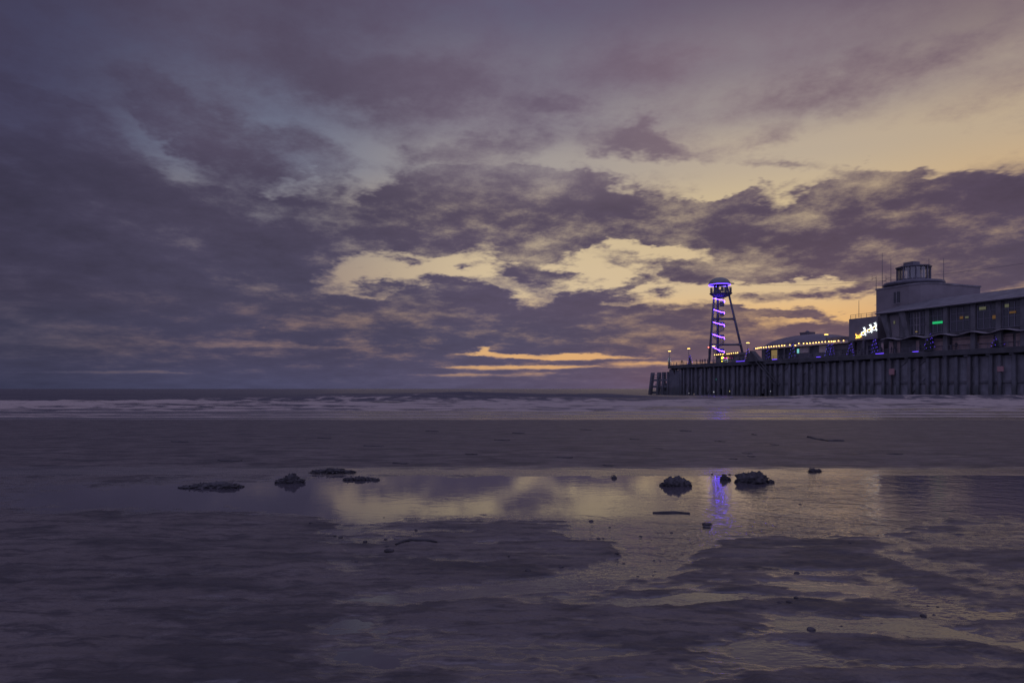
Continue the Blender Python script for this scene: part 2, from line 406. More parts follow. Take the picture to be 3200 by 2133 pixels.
def plan(px, py):
    f = 0.42 + 0.35 * sstep(px, 1900, 900) * sstep(py, 1600, 1650)
    for (cx, cy, rx, ry, rot, w) in PLAN:
        a = math.radians(rot); dx = px - cx; dy = py - cy
        # y is stretched so the tilt is taken in drawn proportions
        u = (dx * math.cos(a) + dy * math.sin(a)) / rx; v = (-dx * math.sin(a) + dy * math.cos(a)) / ry
        f += w * np.clip(1.25 - np.sqrt(u * u + v * v), 0, 1) * 0.9
    return f
def beach_height(X, Y):
    Yc = np.maximum(Y, 1.2); h = CAMZ - ZP
    wx = 0.45 * fbm(X * 1.2, Y * 0.9, 5, 3); wy = 0.6 * fbm(X * 1.1 + 9, Y * 0.9, 5, 5)
    px = HX + F * (X + wx) / Yc; py = HY + F * h / Yc
    py = py + (py - HY) ** 2 / (h * F) * wy * -0.28
    f = plan(px, py)
    near = sstep(Y, 9.6, 8.6)
    n = 0.75 * fbm(X * 1.1, Y * 0.9, 4, 11) + 0.55 * fbm(X * 3.2, Y * 5.0, 4, 23) + 0.25 * fbm(X * 9, Y * 16, 3, 31)
    n = n + 0.5 * fbm(X * 2.0 + 30, Y * 7.0, 4, 91) + 0.42 * fbm(X * 7.0, Y * 15.0 + 3, 4, 95)
    f = np.clip(f, -1.5, 1.05) + n * np.where(f < -1.0, 0.40, 1.15)
    # the flat: a few centimetres of relief about the level of the pool
    bank = sstep(f, -0.1, 0.5)
    zf = ZP + 0.0012 + 0.013 * f + bank * (0.010 * fbm(X * 2.2, Y * 6.5, 4, 41) + 0.006 * fbm(X * 9, Y * 22, 3, 43) + 0.004 * np.abs(fbm(X * 4 + 2 * fbm(X * 1.5, Y * 1.5, 2, 44), Y * 17, 2, 45)))
    # the bar beyond the pool, sloping down to the sea
    edge = 9.05 + 0.22 * fbm(X * 0.35, Y * 0 + 2.0, 3, 7) - 0.010 * X
    up = np.clip((Y - edge), 0, None)
    bar = ZP + 0.004 + 0.040 * (1 - np.exp(-(up / 2.0) ** 1.6)) - 0.0268 * np.clip(Y - 11.0, 0, None) * sstep(Y, 11.0, 15.0) + 0.02 * fbm(X * 0.25, Y * 0.12, 3, 51) * sstep(Y, 10, 14) + 0.007 * fbm(X * 1.2, Y * 0.9, 4, 53)
    k = sstep(Y, edge - 0.25, edge + 0.25)
    z = zf * (1 - k) + bar * k
    z = z - 0.004 * np.clip(2.0 - Y, 0, 30) * 0.3
    wet = sstep(z - ZP, 0.0105, 0.0005)
    wet = np.where(Y > edge, sstep(up, 1.25, 0.35) + sstep(Y, 40, 47.5) * 0.9, wet)
    return z, np.clip(wet, 0, 1), f
def rows_cols():
    h = CAMZ - ZP
    py = np.concatenate([np.arange(2290, 1700, -2.6), np.arange(1700, 1470, -1.5)])
    Yn = F * h / (py - HY)
    Yb = np.array([-25, -12, -6, -3, -1, 0.3, 1.2, 1.8, 2.1])
    Yb = Yb[Yb < Yn[0]]
    Yf = np.geomspace(Yn[-1] * 1.006, 58, 190)
    cols = np.concatenate([np.linspace(-5000, -150, 60)[:-1], np.arange(-150, 3350, 3.6), np.linspace(3350, 8200, 60)])
    return Yb, Yn, Yf, cols
Yb, Yn, Yf, cols = rows_cols()
Y1 = np.concatenate([Yb, Yn, Yf])
spread = np.maximum(Y1, 3.0)
Yg = np.repeat(Y1[:, None], len(cols), 1); Xg = ((cols - HX) / F)[None, :] * spread[:, None]
Zg, Wg, Fg = beach_height(Xg, Yg)
beach = grid_mesh('beach', Xg, Yg, Zg, m_sand(), {'wet': Wg})
tag(beach, kind='structure')

# tide pool sheet
cw = np.concatenate([np.linspace(-2500, -150, 20)[:-1], np.arange(-150, 3350, 14.0), np.linspace(3350, 5700, 20)])
Yw = np.concatenate([[0.3, 1.2, 2.0], F * (CAMZ - ZP) / (np.arange(2290, 1462, -9.0) - HY)])
Yw = Yw[:np.searchsorted(Yw, 9.9)]
YW = np.repeat(Yw[:, None], len(cw), 1); XW = ((cw - HX) / F)[None, :] * np.maximum(Yw, 3.0)[:, None]
pxw = HX + F * XW / np.maximum(YW, 1.5); pyw = HY + F * (CAMZ - ZP) / np.maximum(YW, 1.5)
rip = 0.05 * sstep(pxw, 2080, 2250) + 0.26 * sstep(pxw, 2290, 2420) * (1 - 0.85 * sstep(pxw, 2680, 2760)) + 0.34 * sstep(pyw, 1600, 1660) * sstep(pxw, 1100, 1750) + 0.05 * sstep(pxw, 1750, 2050) * sstep(pyw, 1530, 1600)
rip = rip * (1 - 0.90 * sstep(pyw, 1740, 1850)) * (0.75 + 0.5 * fbm(XW * 0.8, YW * 0.8, 2, 77))
pool = grid_mesh('tide_pool', XW, YW, np.full(XW.shape, ZP), m_pool(), {'ripple': np.clip(rip, 0, 1)})
tag(pool, kind='structure')

# sea
cs = np.concatenate([np.linspace(-5.0, -0.85, 50)[:-1], np.linspace(-0.85, 0.85, 760), np.linspace(0.85, 5.0, 50)[1:]])
Ys = np.concatenate([np.geomspace(44, 420, 480), np.geomspace(430, 24000, 46)])
YS = np.repeat(Ys[:, None], len(cs), 1); XS = cs[None, :] * YS
ZS = np.zeros_like(YS); FO = np.zeros_like(YS)
def crest(y0, amp, wid, seed, wander=6.0, fx=0.012, lo=0.35, env=None, foam=0.0, fw=1.0):
    """one swell: a ridge along x with a steeper shoreward face; foam breaks along its front"""
    global ZS, FO
    yc = y0 + wander * fbm(XS * fx, XS * 0 + seed, 3, seed) * 2
    e = np.clip(lo + 1.4 * fbm(XS * fx * 1.7 + 5, XS * 0 + seed * 3.1, 3, seed + 2) + 0.5, 0.1, 1.3)
    if env is not None: e = e * env
    d = YS - yc
    w = np.where(d < 0, wid * 0.45, wid)
    r = np.exp(-(d / w) ** 2)
    ZS = ZS + amp * e * r
    if foam:
        FO = np.maximum(FO, foam * np.clip(e * 1.3, 0, 1) * np.exp(-((d + wid * 0.9) / (wid * fw)) ** 2))
PX = HX + F * XS / YS
crest(260, 0.45, 9.0, 2, 12, 0.005)
crest(205, 0.60, 6.5, 3, 10, 0.006)
crest(168, 0.80, 5.0, 5, 8, 0.008, env=0.45 + 0.8 * np.exp(-((PX - 1500) / 600) ** 2))
crest(130, 1.12, 3.4, 8, 5, 0.010, lo=.7, env=0.25 + 0.95 * np.exp(-((PX - 1620) / 560) ** 2))
crest(112, 1.0, 3.0, 10, 4, 0.013, lo=.6, foam=0.62, fw=1.2, env=0.4 + 0.7 * np.exp(-((PX - 1250) / 500) ** 2) + 0.5 * sstep(PX, 1950, 2300))
crest(99, 0.55, 2.8, 12, 5, 0.016, foam=0.86, fw=1.7, env=0.55 + 0.5 * sstep(PX, 1900, 2300) + 0.3 * np.exp(-((PX - 900) / 700) ** 2))
crest(87, 0.50, 2.0, 15, 4, 0.018, foam=0.85, fw=2.2)
crest(76, 0.32, 1.7, 19, 3, 0.02, foam=0.80, fw=1.6)
crest(67, 0.20, 1.3, 22, 2.0, 0.02, foam=0.78, fw=1.1)
crest(59, 0.06, 1.2, 27, 1.4, 0.02, foam=0.62, fw=0.8)
crest(53.5, 0.035, 0.9, 29, 0.8, 0.02, foam=0.58, fw=0.7)
FO = np.maximum(FO, 0.27 * sstep(YS, 112, 94) * sstep(YS, 60, 68))
FO = np.maximum(FO, (0.40 + 0.35 * np.sin(YS * 1.35 + 2.2 * fbm(XS * 0.012, YS * 0.08, 3, 64))) * sstep(YS, 66, 60))
FO = FO + 0.25 * fbm(XS * 0.05, YS * 0.10, 4, 61) * sstep(YS, 140, 100) - 0.25 * sstep(YS, 110, 150)
ZS += 0.10 * fbm(XS * 0.10, YS * 0.22, 4, 71) * sstep(YS, 58, 90) + 0.012 * fbm(XS * 0.35, YS * 0.8, 3, 73)
ZS += 0.22 * fbm(XS * 0.28, YS * 0.5, 4, 75) * np.exp(-((YS - 94) / 14) ** 2)
ZS += 0.16 * fbm(XS * 0.035, YS * 0.08, 3, 81) * sstep(YS, 90, 160)
ZS = ZS * (1 - sstep(YS, 380, 900))
CH = 0.14 + 0.50 * sstep(YS, 60, 85)
CH = CH * (1 - 0.30 * sstep(YS, 300, 2000))
sea = grid_mesh('sea', XS, YS, ZS, m_sea(), {'foam': np.clip(FO, 0, 1), 'chop': CH})
tag(sea, kind='structure')
#GROUNDEND
#PIERBEGIN
# ------------------------------------------------------------------ the pier: local frame (s along the pier towards the shore, t across it, z up)
O2 = Vector((55.7, 243.0, 0)); US = Vector((0.368, -0.930, 0)).normalized(); UT = Vector((0.930, 0.368, 0)).normalized()
MP = Matrix((US, UT, Vector((0, 0, 1)))).transposed()
DECK = 10.35
def P(s, t, z): return O2 + US * s + UT * t + Vector((0, 0, z))
def S(px, t):
    """distance along the pier of the survey bearing px, at t metres in from its near side"""
    a = (px - HX) / F
    return (243 * a + .368 * t * a - 55.7 - .93 * t) / (.368 + .93 * a)
def Z(s, t, py):
    return CAMZ + (HY - py) / F * P(s, t, 0).y
def lbox(mb, s0, s1, t0, t1, z0, z1):
    return mb.prism([P(s0, t0, z0), P(s1, t0, z0), P(s1, t1, z0), P(s0, t1, z0)], [P(s0, t0, z1), P(s1, t0, z1), P(s1, t1, z1), P(s0, t1, z1)])

M = {}
M['timber'] = pmat('weathered_timber', (0.165, 0.160, 0.175), 0.85, 0.15, var=0.35, vscale=0.6)
M['concrete'] = pmat('stained_concrete', (0.17, 0.162, 0.17), 0.9, 0.1, var=0.3, vscale=0.35)
M['pile'] = pmat('tarred_pile', (0.118, 0.120, 0.132), 0.95, 0.05, var=0.16, vscale=0.5)
def tide_line(m):
    t = NT(m.node_tree); b = t.n['Principled BSDF']; src = b.inputs['Base Color'].links[0].from_socket
    g = t.new('ShaderNodeNewGeometry'); sp = t.new('ShaderNodeSeparateXYZ'); t.l.new(g.outputs['Position'], sp.inputs[0])
    z = t.math('MULTIPLY_ADD', t.noise(g.outputs['Position'], 0.9, 4.0, 0.6), 2.0, sp.outputs[2])
    st = t.noise(t.vmath('MULTIPLY', g.outputs['Position'], (1.6, 1.6, 0.12)), 1.0, 4.0, 0.6)
    c = t.mix(t.mapr(z, 4.6, 3.0, 0.0, 0.6), src, (0.055, 0.062, 0.060, 1)); c = t.mix(t.mapr(st, 0.5, 0.7, 0.0, 0.5), c, (0.12, 0.095, 0.09, 1))
    t.l.new(c, b.inputs['Base Color'])
tide_line(M['pile'])
M['kerb'] = pmat('dark_deck_edge', (0.075, 0.075, 0.080), 0.95, 0.03, var=0.2, vscale=0.5)
M['kerb2'] = pmat('backing_boards', (0.19, 0.19, 0.205), 0.95, 0.03, var=0.2, vscale=0.5)
M['shade'] = pmat('dark_cladding', (0.105, 0.103, 0.110), 0.7, 0.25, var=0.25, vscale=0.6)
M['dark'] = pmat('dark_painted_steel', (0.085, 0.082, 0.098), 0.55, 0.4, var=0.2, vscale=0.8)
M['steel'] = pmat('tower_steel', (0.080, 0.078, 0.095), 0.5, 0.4, var=0.15, vscale=0.7)
M['render'] = pmat('grey_render', (0.170, 0.155, 0.160), 0.9, 0.1, var=0.12, vscale=0.25)
M['cream'] = pmat('cream_panel', (0.45, 0.38, 0.34), 0.85, 0.15, var=0.15, vscale=0.5)
M['pink'] = pmat('pale_shutter', (0.34, 0.255, 0.235), 0.8, 0.2, var=0.2, vscale=0.6)
M['roof'] = pmat('lead_roof', (0.125, 0.112, 0.125), 0.75, 0.25, var=0.2, vscale=0.3)
M['dome'] = pmat('green_copper_dome', (0.15, 0.155, 0.15), 0.6, 0.3, var=0.15, vscale=0.5)
M['white'] = pmat('white_paint', (0.22, 0.205, 0.215), 0.6, 0.3)
M['rail'] = pmat('painted_rail', (0.13, 0.125, 0.15), 0.6, 0.3)
M['red'] = pmat('faded_red_board', (0.30, 0.17, 0.17), 0.8, 0.2, var=0.1)
M['cloth'] = pmat('dark_clothes', (0.060, 0.060, 0.070), 0.95, 0.05)
M['needle'] = pmat('fir_needles', (0.050, 0.058, 0.058), 0.95, 0.05, var=0.3, vscale=3)
M['weed'] = pmat('wet_seaweed', (0.055, 0.053, 0.056), 0.9, 0.08, var=0.35, vscale=9)
M['stone'] = pmat('dark_pebble', (0.058, 0.054, 0.056), 0.9, 0.1, var=0.3, vscale=20)
def glass(name, tint, rough=0.08):
    m = pmat(name, tint, rough, 0.5); return m
M['glass'] = glass('dark_glazing', (0.050, 0.052, 0.060))
def em(name, c, k): return pmat(name, (0.02, 0.02, 0.02), 0.5, 0.2, emis=c, estr=k)
M['violet'] = em('violet_led', (0.085, 0.028, 1.0), 55)
M['violet_ring'] = em('violet_ring_led', (0.09, 0.035, 1.0), 15)
M['violet_bulb'] = em('violet_bulbs', (0.14, 0.06, 1.0), 2.6)
M['blue_bulb'] = em('blue_bulbs', (0.14, 0.10, 1.0), 2.2)
M['ice_bulb'] = em('ice_bulbs', (0.65, 0.85, 1.0), 3)
M['warm'] = em('warm_bulb', (1.0, 0.60, 0.16), 6.5)
M['amber'] = em('amber_lamp', (1.0, 0.58, 0.14), 3.5)
M['redlamp'] = em('red_beacon', (1.0, 0.12, 0.08), 8)
M['green'] = em('green_sign', (0.02, 0.55, 0.18), 0.8)
M['teal'] = em('teal_lit_panel', (0.25, 0.75, 0.72), 0.8)
M['white_led'] = em('white_led', (0.85, 0.98, 1.0), 5.5)
M['gold_led'] = em('gold_led', (1.0, 0.50, 0.06), 8)
M['pinkneon'] = em('pink_neon', (1.0, 0.05, 0.5), 9)
M['yellowneon'] = em('yellow_neon', (1.0, 0.85, 0.05), 9)
M['lit'] = em('lit_interior', (0.9, 0.62, 0.25), 0.22)
M['dim_lit'] = em('dim_interior', (0.75, 0.75, 0.45), 0.10)
M['dim_amber'] = em('dim_amber', (0.9, 0.45, 0.12), 0.10)

LEN = 190.0; W = 25.0
# --- pier structure
pier = thing('pier', 'long dark timber and concrete pleasure pier standing in the surf on many piles', 'pier', P(0, 0, 0))
mb = MB(); lbox(mb, 0, LEN, 0.25, W, DECK - 0.35, DECK); mb.build('deck', M['kerb'], pier)
mb = MB(); lbox(mb, -0.1, LEN, 0.0, 0.24, DECK - 1.05, DECK + 0.06); mb.build('edge_beam', M['kerb'], pier)
mb = MB(); lbox(mb, -0.35, -0.11, 0.0, W, DECK - 1.05, DECK + 0.06); mb.build('end_beam', M['kerb'], pier)
step = 2.3; nb = 66
first = None; rb0 = random.Random(8)
for j, t in enumerate((1.0,)):
    for i in range(nb):
        s = 1.2 + i * step * (1 + j) + (rb0.uniform(-.45, .45) if i else 0)
        if first is None:
            m = MB(); m.prism([MP @ Vector((a * .40, b * .40, -1.5)) for a, b in ((-1, -.6), (-.6, -1), (.6, -1), (1, -.6), (1, .6), (.6, 1), (-.6, 1), (-1, .6))],
                              [MP @ Vector((a * .34, b * .34, DECK - 1.4)) for a, b in ((-1, -.6), (-.6, -1), (.6, -1), (1, -.6), (1, .6), (.6, 1), (-.6, 1), (-1, .6))])
            first = m.build('pile', M['pile'], pier, origin=(0, 0, 0)); o = first
        else:
            o = first.copy(); C.objects.link(o)
        o.location = P(s, t, 0) - P(0, 0, 0)
for i in range(nb // 2):
    s = 1.2 + i * step * 2
    m = MB(); lbox(m, s - .42, s + .42, 0.35, W - 1, DECK - 1.4, DECK - 0.36); m.build('cross_head', M['pile'], pier)
m = MB()
for z in (3.6,):
    lbox(m, 0.5, LEN, 1.42, 1.6, z - .25, z + .25)
m.build('waling', M['pile'], pier)
rb = random.Random(3)
for i in range(30):
    s = 5.8 + i * step * 2
    m = MB()
    if rb.random() < .22: m.tube([P(s, 1.55, 0.4), P(s + step * 2, 1.7, 5.4)], .14, 6)
    if rb.random() < .22: m.tube([P(s, 1.7, 5.8), P(s + step * 2, 1.7, 9.0)], .14, 6)
    if m.v: m.build('brace', M['pile'], pier)
# close-set timber sheeting added to keep gaps between piles dark, open at seaward end
m = MB(); ss = 0.6
while ss < LEN:
    wv = rb.uniform(.55, .9)
    lo = -1.0 if rb.random() > .05 else rb.uniform(.5, 2.4)
    lbox(m, ss, ss + wv - rb.uniform(.0, .03), 1.75 + rb.uniform(-.04, .04), 1.9, lo, DECK - 1.45 - (max(0, 2.2 - abs(ss - 3.2)) if ss < 6 else 0)); ss += wv
m.build('backing_screen', M['kerb2'], pier)
m = MB()
for i in range(10): lbox(m, -.3 + i * .62, .29 + i * .62, .5, .7, -1, DECK - (1.3, 1.4, 1.5, 1.9, 2.6, 3.2, 2.8, 2.2, 1.7, 1.4)[i])
lbox(m, S(2078, 1.9), -.35, 1.9, 2.1, -1, 4.2)
m.build('fender_planking', M['pile'], pier)
m = MB(); lbox(m, 1.6, LEN, 10.0, 10.4, -1.5, DECK - 1.45); m.build('inner_screen', M['pile'], pier)  # unseen screen added so no sky shows through under the deck

# --- railing of the near side
NR = 64; rail = thing('deck_railing', 'thin pale railing along the near edge of the pier deck', 'railing', P(0, 0.5, DECK))
pst = None
for i in range(NR):
    if pst is None:
        m = MB(); m.box((0, 0, .58), (.09, .09, 1.16), MP); pst = m.build('post', M['rail'], rail, origin=(0, 0, 0)); o = pst; o.location = (0, 0, 0)
    else:
        o = pst.copy(); C.objects.link(o)
    o.location = US * (0.4 + i * 1.95)
for z in (1.14, .62, .12):
    m = MB(); m.tube([P(0.3, .5, DECK + z), P(0.3 + NR * 1.95, .5, DECK + z)], .045 if z > 1 else .03, 6); m.build('rail', M['rail'], rail)
m = MB()
for i in range(NR * 5):
    s = .4 + i * .39
    if i % 5: lbox(m, s - .012, s + .012, .49, .515, DECK + .16, DECK + .60)
m.build('infill_bar', M['rail'], rail)
er = thing('deck_railing', 'short pale railing across the seaward end of the pier deck', 'railing', P(0.1, 0.5, DECK))
for i in range(11):
    o = pst.copy(); C.objects.link(o); o.parent = er; o.location = UT * (0.6 + i * 2.2)
for z in (1.14, .62):
    m = MB(); m.tube([P(.1, .5, DECK + z), P(.1, 23.5, DECK + z)], .04, 6); m.build('rail', M['rail'], er)

# --- low landing stage at the head
ls = thing('landing_stage', 'low open timber landing stage beyond the seaward end of the pier', 'landing stage', P(-4, 2, 0))
for px, py, lean in ((2040, 1164, -1.1), (2060, 1163, -.5), (2075, 1162, -.25), (2090, 1161, 0)):
    t = 1.5; s = S(px, t); z = Z(s, t, py)
    m = MB(); b = .55
    p0 = P(s, t, -1) + Vector((lean, 0, 0)); p1 = P(s, t, z)
    q = [MP @ Vector((x * b, y * b, 0)) for x, y in ((-1, -1), (1, -1), (1, 1), (-1, 1))]
    m.prism([p0 + k for k in q], [p1 + k for k in q]); m.build('post', M['pile'], ls)
for (x0, y0, x1, y1, th) in ((2043, 1186, 2096, 1186, .55), (2040, 1206, 2096, 1206, .6), (2036, 1224, 2096, 1223, .7), (2042, 1171, 2092, 1171, .12), (2042, 1178, 2092, 1178, .12)):
    t = 1.5; sa = S(x0, t); sb = S(x1, t); z0 = Z(sa, t, y0)
    m = MB(); lbox(m, sa, sb, t - .3, t + .3, z0 - th, z0 + th * .4); m.build('beam' if th > .2 else 'hand_rail', M['pile'], ls)
m = MB(); lbox(m, S(2044, 1.5), S(2096, 1.5), 1.9, 8, 3.6, 3.9); m.build('platform', M['pile'], ls)
m = MB(); lbox(m, S(2064, 8.2), S(2112, 8.2), 8.2, 8.6, -1, 3.0); m.build('rear_sheeting', M['pile'], ls)

# --- stair under the deck
st = thing('landing_stair', 'faint open stair sloping down the side of the pier from deck to water', 'stair', P(S(2360, -.6), -.6, 0))
sa, sb, sc_ = S(2335, -.6), S(2365, -.6), S(2432, -.6)
for t in (-.25, -1.6):
    m = MB(); m.tube([P(sb, t, DECK + .4), P(sc_, t, 3.0)], .14, 6); m.build('stringer', M['kerb'], st)
    m = MB(); m.tube([P(sb, t, DECK + 1.5), P(sc_, t, 4.1)], .05, 6); m.build('hand_rail', M['kerb'], st)
m = MB(); nst = 30
for i in range(nst):
    f = (i + .5) / nst; s = sb + (sc_ - sb) * f; z = DECK + .35 + (3.0 - DECK - .35) * f
    lbox(m, s - .14, s + .14, -1.55, -.3, z, z + .05)
m.build('tread', M['kerb'], st)
m = MB(); m.prism([P(sa, -1.7, DECK - .2), P(sa, -.05, DECK - .2), P(sb + 2.4, -.05, DECK - .2), P(sb + 2.4, -1.7, DECK - .2)],
                  [P((sa + sb) / 2 + .5, -1.7, DECK + 3.0), P((sa + sb) / 2 + .5, -.05, DECK + 3.0), P((sa + sb) / 2 + .7, -.05, DECK + 3.0), P((sa + sb) / 2 + .7, -1.7, DECK + 3.0)])
m.build('gable_roof', M['kerb'], st)

# --- zip line tower
TT = 12.0; ts = S(2243, TT); TB = P(ts, TT, DECK)
tower = thing('zip_line_tower', 'tall steel tower with violet lit spiral stair, lookout platform and domed roof', 'tower', TB)
def TZ(py): return Z(ts, TT, py)
kx = TB.y / F                                     # metres per survey unit at the tower
ax = Vector((TB.y, -TB.x, 0)).normalized()        # horizontal, across the line to the beach
ay = Vector((TB.x, TB.y, 0)).normalized()
def T(u, v, z): return Vector((TB.x, TB.y, 0)) + ax * u + ay * v + Vector((0, 0, z))
def U(px): return (px - 2243) * kx * 1.02
zr, zp0, zp1, zt = TZ(889), TZ(918), TZ(931), TZ(867)
m = MB(); m.tube([T(0, 0, DECK), T(0, 0, zr + .5)], [.45, .42], 12); m.build('core_column', M['steel'], tower, True)
for (pb, pt, v, top) in ((2217, 2235, -1.2, zr + .4), (2323, 2268, .8, zr + .4)):
    m = MB(); zl = TZ(925); f = (top - DECK) / (zl - DECK)
    m.tube([T(U(pb), v, DECK), T(U(pb) + (U(pt) - U(pb)) * .5, v * .8, DECK + (top - DECK) * .5), T(U(pt), v * .5, top)], [.42, .38, .32], 10); m.build('leg', M['steel'], tower, True)
for (py, pa, pb2) in ((997, 2229, 2291), (1077, 2223, 2308)):
    m = MB(); m.tube([T(U(pa), -.8, TZ(py)), T(U(pb2), .6, TZ(py))], .36, 10); m.build('crossbeam', M['steel'], tower, True)
    m = MB(); m.tube([T(U(pb2) - .5, .6, TZ(py)), T(U(pb2) + .35, .6, TZ(py))], .5, 10); m.build('joint_collar', M['steel'], tower, True)
cpl = T(U(2252), 0, 0)
rp = 32 * kx
m = MB(); m.lathe([(0, zp1 - .1), (rp * .35, zp1), (rp * .75, zp1 + .55), (rp * 1.0, zp0 - .25), (rp * 1.08, zp0), (rp * 1.08, zp0 + .12), (0, zp0 + .12)], cpl, 32); m.build('platform', M['dark'], tower, True)
m = MB(); nbar = 44; zh = TZ(900)
for i in range(nbar):
    a = 2 * math.pi * i / nbar; c = cpl + Vector((math.cos(a) * rp, math.sin(a) * rp, 0))
    m.box(c + Vector((0, 0, (zp0 + zh) / 2 + .06)), (.06, .06, zh - zp0))
m.build('baluster', M['dark'], tower)
for z in (zh, zp0 + .35):
    m = MB(); m.tube([cpl + Vector((math.cos(a * 2 * math.pi / 40) * rp, math.sin(a * 2 * math.pi / 40) * rp, z)) for a in range(41)], .06, 6, False); m.build('guard_rail', M['dark'], tower, True)
# dark mesh panels filling part of the guard
for k in range(20):
    if k % 5 in (1, 3): continue
    a0, a1 = 2 * math.pi * k / 20 + .03, 2 * math.pi * (k + 1) / 20 - .03
    m = MB(); r0, r1 = rp - .12, rp - .09
    m.prism([cpl + Vector((math.cos(a) * r, math.sin(a) * r, zp0 + .35)) for a, r in ((a0, r0), (a1, r0), (a1, r1), (a0, r1))],
            [cpl + Vector((math.cos(a) * r, math.sin(a) * r, zh - .1)) for a, r in ((a0, r0), (a1, r0), (a1, r1), (a0, r1))])
    m.build('guard_panel', M['dark'], tower)
m = MB(); rc = 33 * kx; cc = T(U(2248), 0, 0)
prof = [(rc, zr - .12), (rc * 1.02, zr)] + [(rc * math.cos(q) , zr + (zt - zr) * math.sin(q)) for q in [i * math.pi / 2 / 9 for i in range(1, 10)]]
m.lathe(prof, cc, 36); canopy = m.build('canopy', M['dome'], tower, True)
m = MB(); m.tube([cc + Vector((math.cos(a * 2 * math.pi / 48) * rc * 1.0, math.sin(a * 2 * math.pi / 48) * rc * 1.0, zr - .2)) for a in range(49)], .048, 6, False); m.build('canopy_light', M['violet_ring'], tower, True)
m = MB(); m.tube([T(U(2262), 0, zr + .35), T(U(2291), -.3, zr + .1)], [.28, .16], 8); m.build('launch_arm', M['dark'], tower)
# spiral stair: treads, handrails, glazing bars and the violet strips
rs = 16.5 * kx; turns = 5; z0s = DECK; z1s = zp0; pitch = (z1s - z0s) / 5.0; cst = T(U(2245.5), -.1, 0)
m = MB(); ntr = 95
for i in range(ntr):
    a = math.pi - (i / ntr) * turns * 2 * math.pi * -1; z = z0s + (z1s - z0s) * i / ntr
    d0 = ax * math.cos(a) + ay * math.sin(a); d1 = ax * math.cos(a + .34) + ay * math.sin(a + .34)
    pr = [cst + d0 * .4, cst + d0 * rs, cst + d1 * rs, cst + d1 * .4]
    m.prism([p + Vector((0, 0, z)) for p in pr], [p + Vector((0, 0, z + .06)) for p in pr])
m.build('stair_tread', M['dark'], tower)
for hgt, rr in ((1.1, .05), (.6, .04), (.15, .05)):
    m = MB(); pts = []
    for i in range(ntr * 2):
        f = i / (ntr * 2); a = math.pi + f * turns * 2 * math.pi
        pts.append(cst + (ax * math.cos(a) + ay * math.sin(a)) * rs + Vector((0, 0, z0s + (z1s - z0s) * f + hgt)))
    m.tube(pts, rr, 5); m.build('stair_rail', M['dark'], tower, True)
m = MB()
for i in range(ntr * 2):
    f = i / (ntr * 2); a = math.pi + f * turns * 2 * math.pi
    c = cst + (ax * math.cos(a) + ay * math.sin(a)) * rs + Vector((0, 0, z0s + (z1s - z0s) * f))
    if i % 3: m.box(c + Vector((0, 0, .6)), (.05, .05, 1.05))
m.build('stair_baluster', M['dark'], tower)
# landings on the right of each turn
for py in (957, 985, 1019, 1058, 1101):
    z = TZ(py); m = MB()
    pr = [cst + ax * .3 - ay * (rs * .8), cst + ax * (rs * 1.0) - ay * (rs * .8), cst + ax * (rs * 1.0) + ay * .5, cst + ax * .3 + ay * .5]
    m.prism([p + Vector((0, 0, z - .08)) for p in pr], [p + Vector((0, 0, z + .08)) for p in pr])
    m.prism([cst + ax * (.3 + k) - ay * (rs * .8 + .03) + Vector((0, 0, z)) for k in (0, rs - .3)] + [cst + ax * (rs - k * 0) - ay * (rs * .8) + Vector((0, 0, z)), cst + ax * .3 - ay * (rs * .8) + Vector((0, 0, z))],
            [cst + ax * (.3 + k) - ay * (rs * .8 + .03) + Vector((0, 0, z + 1.3)) for k in (0, rs - .3)] + [cst + ax * rs - ay * (rs * .8) + Vector((0, 0, z + 1.3)), cst + ax * .3 - ay * (rs * .8) + Vector((0, 0, z + 1.3))])
    m.build('stair_landing', M['dark'], tower)
for (ya, yb, yc, x0) in ((932, 939, 941, 2228), (966, 977, 977.5, 2228), (1006, 1015, 1016, 2229), (1044, 1054.5, 1055, 2227), (1083, 1097.5, 1098, 2228)):
    m = MB(); pts = []
    for i in range(13):
        f = i / 12; a = math.pi + f * math.pi * .62
        py = ya + (yb - ya) * ((math.cos(a) + 1) / 1.37) ** .85
        pts.append(cst + (ax * math.cos(a) + ay * math.sin(a)) * rs * 1.04 + Vector((0, 0, TZ(py))))
    pts.append(cst + ax * rs * 1.02 - ay * (rs * .85) + Vector((0, 0, TZ(yc))))
    pts.append(cst + ax * rs * 1.03 - ay * (rs * .80) + Vector((0, 0, TZ(yc + 6))))
    m.tube(pts, .045, 6); m.build('stair_light', M['violet'], tower, True)

# --- the wire from the tower to the beach
zw = zr - .3; pts = []
for i in range(40):
    f = i / 39; s = ts + 4 + f * 115; z = zw + (27.0 - zw) * f - 4.2 * math.sin(math.pi * min(1, f * 1.15)) * .55
    pts.append(P(s, TT, z))
pts[0] = T(U(2290), -.3, zr + .1)
wire = MB().tube(pts, .03, 5).build('zip_wire', M['dark'], None, True, origin=pts[0])
tag(wire, 'thin dark zip wire stretched from the tower roof towards the shore above the buildings', 'zip wire')

